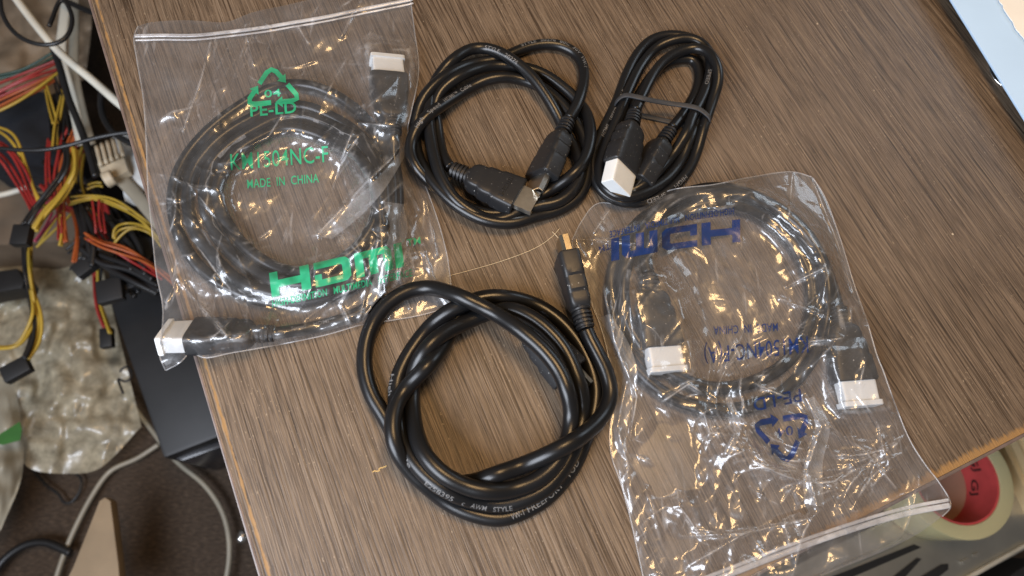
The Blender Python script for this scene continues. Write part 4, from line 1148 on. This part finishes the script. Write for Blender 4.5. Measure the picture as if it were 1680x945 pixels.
harness('short red and yellow lead with a small black connector on the plastic sheet', fan('red', [(154, 440), (154, 480), (158, 510), (170, 538)], 2, 3, 0, 1) + fan('yellow', [(160, 440), (160, 490), (172, 525), (180, 550)], 2, 3, 0, 1) + fan('black', [(168, 440), (166, 490), (180, 530)], 1, 0, 0), ZB - 0.1, 0.0016, [(176, 555, 0.016, 0.028, 1.8, ZB - 0.1)])
harness('clump of black leads and connectors on top of the black case', fan('black', [(130, 400), (165, 420), (210, 440), (250, 460)], 4, 3, 7, 4) + fan('black', [(170, 350), (200, 390), (215, 440)], 4, 8, 4, 4) + fan('black', [(120, 330), (135, 380), (140, 430)], 3, 8, 3, 4), ZB - 0.01, 0.003, [(142, 437, 0.02, 0.03, 0.8, ZB - 0.01), (182, 478, 0.03, 0.03, 0.3, ZB - 0.01), (205, 455, 0.03, 0.04, 2.0, ZB - 0.02), (232, 420, 0.03, 0.05, 1.2, ZB - 0.02)])

harness('loose knot of red, black and yellow wires in the middle of the tangle', fan('red', [(60, 300), (95, 330), (130, 345), (165, 390)], 3, 5, 5, 4) + fan('black', [(70, 260), (110, 300), (150, 320), (190, 360)], 5, 4, 7, 5) + fan('yellow', [(135, 240), (125, 290), (140, 340), (190, 380)], 2, 5, 5, 4) + fan('orange', [(75, 290), (110, 330), (125, 380), (120, 430)], 2, 5, 3, 3), ZB - 0.03, 0.0017)
harness('dark leads piled against the desk edge below the white paper', fan('black', [(200, 330), (225, 380), (240, 430), (262, 470)], 6, -8, 3, 5) + fan('red', [(165, 330), (180, 370), (205, 400)], 2, 6, 3, 3) + fan('black', [(150, 290), (170, 320), (215, 340), (255, 390)], 4, -3, 8, 5), ZB - 0.03, 0.0026)
harness('thin black, red and yellow leads strewn over the brown board', fan('black', [(10, 280), (60, 300), (110, 290), (160, 310)], 5, 3, 9, 6) + fan('red', [(70, 330), (100, 300), (125, 250), (130, 210)], 2, 6, 3, 4) + fan('yellow', [(60, 400), (100, 350), (140, 330), (180, 345)], 2, 3, 6, 4) + fan('black', [(110, 410), (150, 380), (200, 385), (250, 420)], 5, 2, 8, 6), ZB - 0.045, 0.0013)
def loose(label, pts, z, r, mat, name='cord', cat='cord', flat=None):
    V, F = tube(zpath(pts, z), r, 10, flat=flat); return tag(obj(name, V, F, mat), label, cat)
loose('thick off-white cord crossing diagonally above the wires', [(10, -25), (60, 42), (100, 88), (150, 130), (198, 172), (260, 220)], -0.22, 0.0038, WM['white'])
loose('pale flat cord hanging beside the upper wires', [(112, -20), (104, 40), (100, 80), (104, 112), (118, 160), (128, 205), (135, 240)], -0.30, 0.0055, WM['white'], flat=(0.35, 1))
loose('second pale flat cord closest to the desk', [(122, -20), (122, 50), (122, 120), (136, 190), (150, 240)], -0.34, 0.0055, WM['grey'], flat=(0.35, 1))
loose('thin black cord looped at the top left corner', [(0, -20), (3, 20), (22, 52), (52, 70), (85, 73), (108, 62), (119, 36), (112, 10), (102, -2), (94, 8), (86, 30), (80, 45)], -0.17, 0.0018, WM['black'])
loose('black cord running across the wires towards the desk', [(-20, 241), (30, 246), (70, 246), (110, 239), (150, 228), (195, 219), (240, 216)], -0.24, 0.0020, WM['black'])
loose('black cord dropping from the loop to the pale connector', [(86, 75), (98, 110), (112, 160), (130, 205), (146, 250), (158, 292)], -0.26, 0.0032, WM['black'])
loose('black cord curving under the desk edge', [(168, 140), (166, 180), (182, 214), (212, 234), (260, 250)], -0.28, 0.0030, WM['black'])
loose('black cord at the very top beside the desk corner', [(90, -8), (130, 12), (170, 28), (230, 50)], -0.28, 0.0030, WM['black'])
loose('white cord end at the left picture edge', [(-30, 325), (10, 318), (50, 306)], -0.36, 0.0030, WM['white'])
loose('grey cord curving over the carpet by the desk', [(160, 545), (172, 590), (205, 645), (245, 700), (290, 757), (335, 795), (364, 838), (376, 888), (372, 945), (350, 1010)], ZF + 0.02, 0.0029, WM['grey'])
loose('grey cord running from the plastic sheet to the cardboard strip', [(262, 728), (225, 752), (182, 772), (152, 812), (118, 878), (98, 930), (85, 975)], ZF + 0.015, 0.0029, WM['grey'])
loose('black cord at the bottom left on the carpet', [(-20, 955), (10, 915), (45, 893), (75, 890), (118, 908)], ZF + 0.02, 0.0045, WM['black'])
loose('thin black wire curl on the carpet below the plastic sheet', [(52, 768), (75, 795), (98, 812), (104, 826), (118, 824), (131, 805), (134, 785), (122, 775), (90, 772)], ZF + 0.01, 0.0014, WM['black'])
loose('thin black wire curl beside the black case', [(195, 612), (205, 600), (216, 606), (216, 620), (204, 628), (192, 618), (200, 640), (203, 648)], -0.46, 0.0013, WM['black'])

# pale many-pin connector with its ribbon and a crumpled tissue
cc = at(180, 262, -0.30)
rc = empty('pin_connector', tuple(cc), 'beige comb-like connector below the diagonal white cord', 'connector')
MAT['beige'] = plain('beige_plastic', (0.50, 0.42, 0.30), 0.5, 0, 0.15, 60)
for i in range(5):
    p0, p1 = at(158 + 9 * i, 240 - 4 * i, -0.296), at(166 + 9 * i, 272 - 4 * i, -0.296)
    V, F = tube(np.linspace(p0, p1, 6), 0.0021, 8); obj('pin_housing', V, F, MAT['beige'], rc)
V, F = extrude_px([(160, 268), (200, 250), (210, 280), (172, 300)], -0.31, -0.300); obj('housing', V, F, MAT['beige'], rc, smooth=False)
V, F = tube(at(np.linspace(172, 186, 6), np.linspace(296, 290, 6), np.full(6, -0.296)), 0.0075, 12); obj('cable_boot', V, F, MAT['beige'], rc)
V, F = tube(zpath([(190, 285), (215, 310), (245, 345), (290, 400)], -0.31), 0.007, 10, flat=(0.4, 1)); obj('ribbon', V, F, WM['grey'], rc)

def sheet(name, label, cat, outline4, z, amp, seed, mat, n=70, thick=0.0015, slope=0.35, fm=(1 / 90, 1 / 18), soft=2):
    T, B, L, Rr = [np.array(p, float) for p in outline4]
    def bnd(p):
        q = resample(catmull(p, 3.0), 1.5); d = np.linspace(0, len(q) - 1, n)
        return np.stack([np.interp(d, np.arange(len(q)), q[:, k]) for k in range(2)], -1)
    T, B, L, Rr = bnd(T), bnd(B), bnd(L), bnd(Rr)
    u = np.linspace(0, 1, n)[None, :, None]; v = np.linspace(0, 1, n)[:, None, None]
    G = (1 - v) * T[None] + v * B[None] + (1 - u) * L[:, None] + u * Rr[:, None] - ((1 - u) * (1 - v) * T[0] + u * (1 - v) * T[-1] + (1 - u) * v * B[0] + u * v * B[-1])
    W0 = at(G[..., 0], G[..., 1], z) / MM
    h = crumple(W0[..., 0], W0[..., 1], seed, K=10, slope=slope, fmin=fm[0], fmax=fm[1])
    for _ in range(soft):
        w_ = np.pad(h, 1, mode='edge'); h = 0.25 * (w_[:-2, 1:-1] + w_[2:, 1:-1] + w_[1:-1, :-2] + w_[1:-1, 2:])
    h = h - h.min()
    zz = z + MM * h * amp + 0.02 * (np.sin(math.pi * u[..., 0]) * np.sin(math.pi * v[..., 0]))
    Wt = at(G[..., 0], G[..., 1], zz).reshape(-1, 3)
    F = [(i * n + j, (i + 1) * n + j, (i + 1) * n + j + 1, i * n + j + 1) for i in range(n - 1) for j in range(n - 1)]
    return tag(obj(name, Wt, F, mat), label, cat)

def milky(name, col, rough=0.3, alpha=0.8):
    m, nt, b, o = new_mat(name)
    b.inputs['Base Color'].default_value = col + (1,); b.inputs['Roughness'].default_value = rough
    tr = N(nt, 'ShaderNodeBsdfTransparent'); mx = N(nt, 'ShaderNodeMixShader'); mx.inputs[0].default_value = alpha
    tc = N(nt, 'ShaderNodeTexCoord'); nz = N(nt, 'ShaderNodeTexNoise'); nz.inputs['Scale'].default_value = 9; nz.inputs['Detail'].default_value = 3
    nt.links.new(tc.outputs['Object'], nz.inputs['Vector'])
    mr = N(nt, 'ShaderNodeMapRange'); mr.inputs[1].default_value = 0.3; mr.inputs[2].default_value = 0.7; mr.inputs[3].default_value = alpha - 0.25; mr.inputs[4].default_value = min(1, alpha + 0.15)
    nt.links.new(nz.outputs[0], mr.inputs[0]); nt.links.new(mr.outputs[0], mx.inputs[0])
    nt.links.new(tr.outputs[0], mx.inputs[1]); nt.links.new(b.outputs[0], mx.inputs[2]); nt.links.new(mx.outputs[0], o.inputs[0])
    return m
MAT['milky'] = film_mat('milky_sheet', haze=0.52, refl=0.08, rough=0.2, tint=(0.85, 0.82, 0.72), bump=0.0, dcol=(0.86, 0.77, 0.56))
MAT['milky2'] = milky('grey_sheet', (0.40, 0.37, 0.29), 0.35, 0.85)
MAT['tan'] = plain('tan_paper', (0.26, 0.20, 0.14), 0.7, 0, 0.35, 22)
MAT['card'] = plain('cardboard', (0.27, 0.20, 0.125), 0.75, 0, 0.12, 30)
sheet('plastic_sheet', 'large milky crumpled plastic sheet on the floor left of the black case', 'plastic sheet', ([(-60, 395), (40, 415), (110, 425), (168, 440)], [(-60, 700), (20, 735), (48, 768), (110, 777), (160, 770), (232, 700)], [(-60, 395), (-55, 550), (-60, 700)], [(168, 440), (190, 530), (210, 610), (232, 700)]), -0.53, 0.75, 21, MAT['milky'], 90, slope=0.26, fm=(1 / 170, 1 / 30), soft=1)
sheet('plastic_sheet', 'smaller grey plastic sheet with a green patch at the left edge', 'plastic sheet', ([(-60, 600), (-20, 610), (22, 625)], [(-60, 930), (-30, 905), (2, 868)], [(-60, 600), (-60, 760), (-60, 930)], [(22, 625), (36, 700), (36, 780), (2, 868)]), -0.50, 0.8, 33, MAT['milky2'], 50)
q = at(np.array([0, 32, 36, 33, 4, -10]), np.array([712, 692, 705, 722, 730, 728]), np.full(6, -0.455))
tag(obj('paper_scrap', *loft([q - [0, 0, 0.0005], q]), plain('green_paper', (0.03, 0.13, 0.02), 0.5), smooth=False), 'small green scrap lying on the grey plastic sheet', 'scrap')
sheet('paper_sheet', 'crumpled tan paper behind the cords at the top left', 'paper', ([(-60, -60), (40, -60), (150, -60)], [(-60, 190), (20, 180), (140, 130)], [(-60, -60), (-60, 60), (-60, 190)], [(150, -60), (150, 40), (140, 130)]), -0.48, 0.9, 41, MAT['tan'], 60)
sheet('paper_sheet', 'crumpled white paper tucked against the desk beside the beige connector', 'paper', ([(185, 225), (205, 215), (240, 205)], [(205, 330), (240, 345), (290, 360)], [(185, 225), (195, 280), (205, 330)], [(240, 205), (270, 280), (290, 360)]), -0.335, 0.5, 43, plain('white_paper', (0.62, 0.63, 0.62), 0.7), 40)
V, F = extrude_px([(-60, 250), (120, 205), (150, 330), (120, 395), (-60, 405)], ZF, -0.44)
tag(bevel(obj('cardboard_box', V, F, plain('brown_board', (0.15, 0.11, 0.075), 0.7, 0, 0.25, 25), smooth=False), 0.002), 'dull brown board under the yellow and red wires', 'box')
V, F = extrude_px([(-60, 150), (40, 148), (78, 150), (84, 238), (40, 244), (-60, 250)], ZF, -0.36)
tag(bevel(obj('drive_box', V, F, MAT['navy'], smooth=False), 0.003), 'dark navy box under the fan of red wires', 'box')
V, F = extrude_px([(-60, 452), (28, 440), (40, 460), (36, 472), (-60, 490)], -0.47, -0.44)
tag(bevel(obj('dark_bar', V, F, MAT['box_black'], smooth=False), 0.002), 'short dark bar lying on the plastic sheet at the left edge', 'bar')
pc = at(290, 600, ZF)
case = empty('computer_case', tuple(pc), 'flat black computer case on the floor beside the desk', 'computer case')
V, F = extrude_px([(168, 462), (210, 430), (300, 390), (470, 640), (365, 714), (268, 752)], ZF + 0.004, -0.43)
bevel(obj('case_body', V, F, MAT['box_black'], case, smooth=False), 0.004)
V, F = extrude_px([(282, 752), (362, 722), (366, 732), (300, 756)], ZF + 0.002, -0.45)
bevel(obj('case_bezel', V, F, plain('bezel', (0.03, 0.03, 0.034), 0.25), case, smooth=False), 0.002)
V, F = extrude_px([(163, 822), (172, 816), (181, 822), (194, 925), (200, 1000), (85, 1000), (120, 930)], -0.475, -0.46)
tag(bevel(obj('cardboard_strip', V, F, MAT['card'], smooth=False), 0.001), 'pale tapering cardboard strip on the carpet at the bottom', 'cardboard')
b0 = at(398, 880, ZF + 0.01); bm = bmesh.new(); bmesh.ops.create_icosphere(bm, subdivisions=2, radius=0.008)
V = np.array([v.co[:] for v in bm.verts]); V *= 1 + 0.15 * rng.randn(len(V), 1); F = [tuple(v.index for v in f.verts) for f in bm.faces]; bm.free()
tag(obj('foil_ball', V + b0, F, plain('foil', (0.8, 0.8, 0.8), 0.25, 1.0)), 'small shiny foil ball on the carpet by the desk edge', 'foil')

# ------------------------------------------------------------------ under the right corner of the desk
tc_ = at(1570, 785, -0.30)
tape = empty('tape_roll', (tc_[0], tc_[1], -0.348), 'roll of yellowish clear tape with a red core beneath the desk corner', 'tape')
a = np.linspace(0, 2 * math.pi, 72, endpoint=False)
def ringz(r_, z_): return np.stack([tc_[0] + r_ * np.cos(a), tc_[1] + r_ * np.sin(a), np.full(72, z_)], -1)
def annulus(r0, r1, z0, z1):
    V = np.vstack([ringz(r0, z0), ringz(r1, z0), ringz(r1, z1), ringz(r0, z1)]); F = []
    for k in range(4):
        k2 = (k + 1) % 4
        for j in range(72): F.append((k * 72 + j, k * 72 + (j + 1) % 72, k2 * 72 + (j + 1) % 72, k2 * 72 + j))
    return V, F
m, nt, b, o_ = new_mat('tape_film'); b.inputs['Base Color'].default_value = c4(0.82, 0.76, 0.44); b.inputs['Roughness'].default_value = 0.25
b.inputs['Transmission Weight'].default_value = 0.45; b.inputs['Coat Weight'].default_value = 0.3
ob = obj('tape_film', *annulus(0.0405, 0.0530, -0.348, -0.300), m, tape); bevel(ob, 0.0008)
ob = sharpen(obj('core', *annulus(0.0385, 0.0403, -0.3475, -0.3012), plain('red_core', (0.52, 0.065, 0.065), 0.5), tape), 30)
for k, (txt, a0, zz) in enumerate((('GJ', 0.62, -0.325), ('GJ', 0.05, -0.335), ('GJ', 1.2, -0.318))):
    V, F = fit_text(txt, 15, 9, 0.02); V, F = cut_grid(V, F, 1.5, 0)
    th = a0 - V[:, 0] * MM / 0.0384
    W3 = np.stack([tc_[0] + 0.0382 * np.cos(th), tc_[1] + 0.0382 * np.sin(th), zz + V[:, 1] * MM], -1)
    obj('printed_text', W3, F, plain('core_print', (0.05, 0.01, 0.012), 0.5), ob)
dv = empty('metal_tray', tuple(at(1500, 930, -0.36)), 'silver metal tray with dark slots under the tape roll', 'tray')
MAT['alu'] = plain('brushed_metal', (0.62, 0.60, 0.55), 0.38, 1.0, 0.08, 40)
V, F = extrude_px([(1000, 1040), (1300, 930), (1560, 800), (1680, 740), (1760, 860), (1590, 952), (1300, 1090), (1000, 1200)], -0.375, -0.350)
bevel(obj('tray_plate', V, F, MAT['alu'], dv, smooth=False), 0.001)
for poly in ([(1360, 948), (1500, 893), (1512, 898), (1380, 955)], [(1455, 955), (1505, 915), (1512, 917), (1475, 958)], [(1497, 955), (1545, 926), (1556, 925), (1556, 934), (1530, 955)]):
    V, F = extrude_px(poly, -0.3499, -0.3490); obj('slot', V, F, MAT['box_black'], dv, smooth=False)
V, F = extrude_px([(1330, 950), (1480, 884), (1486, 889), (1340, 958)], -0.3497, -0.345); bevel(obj('flange', V, F, MAT['alu'], dv, smooth=False), 0.0008)
V, F = extrude_px([(1575, 952), (1690, 888), (1692, 893), (1580, 958)], -0.3497, -0.346); bevel(obj('flange', V, F, plain('pale_metal', (0.75, 0.70, 0.58), 0.4, 0.6), dv, smooth=False), 0.0008)
for poly in ([(1578, 921), (1590, 915), (1594, 919), (1582, 926)], [(1598, 910), (1606, 905), (1610, 910), (1602, 914)]):
    V, F = extrude_px(poly, -0.3497, -0.347); obj('clip', V, F, MAT['alu'], dv, smooth=False)
pk = empty('wooden_rack', tuple(at(1680, 760, -0.36)), 'cream ridged boards behind the tape roll at the right edge', 'rack')
for i in range(4):
    x = 1632 + i * 13
    V, F = extrude_px([(x, 700), (x + 11, 695), (x + 80, 838), (x + 69, 843)], -0.38, -0.335 + 0.004 * (i % 2)); bevel(obj('board', V, F, plain('cream_wood', (0.66, 0.52, 0.30), 0.5, 0, 0.1, 60), pk, smooth=False), 0.001)
V, F = extrude_px([(1684, 690), (1760, 660), (1800, 830), (1752, 860)], -0.38, -0.335); bevel(obj('board', V, F, MAT['cream'], pk, smooth=False), 0.001)
V, F = extrude_px([(1480, 760), (1580, 700), (1640, 780), (1600, 850), (1540, 865)], -0.3497, -0.343)
tag(bevel(obj('brown_case', V, F, plain('brown_case', (0.34, 0.22, 0.15), 0.4, 0, 0.15, 20), smooth=False), 0.004), 'smooth brown case seen through the middle of the tape roll', 'case')
V, F = extrude_px([(1560, 1010), (1700, 915), (1800, 1000), (1700, 1100)], ZF, -0.42)
tag(bevel(obj('black_crate', V, F, MAT['box_black'], smooth=False), 0.003), 'black crate below the metal tray at the bottom right corner', 'crate')
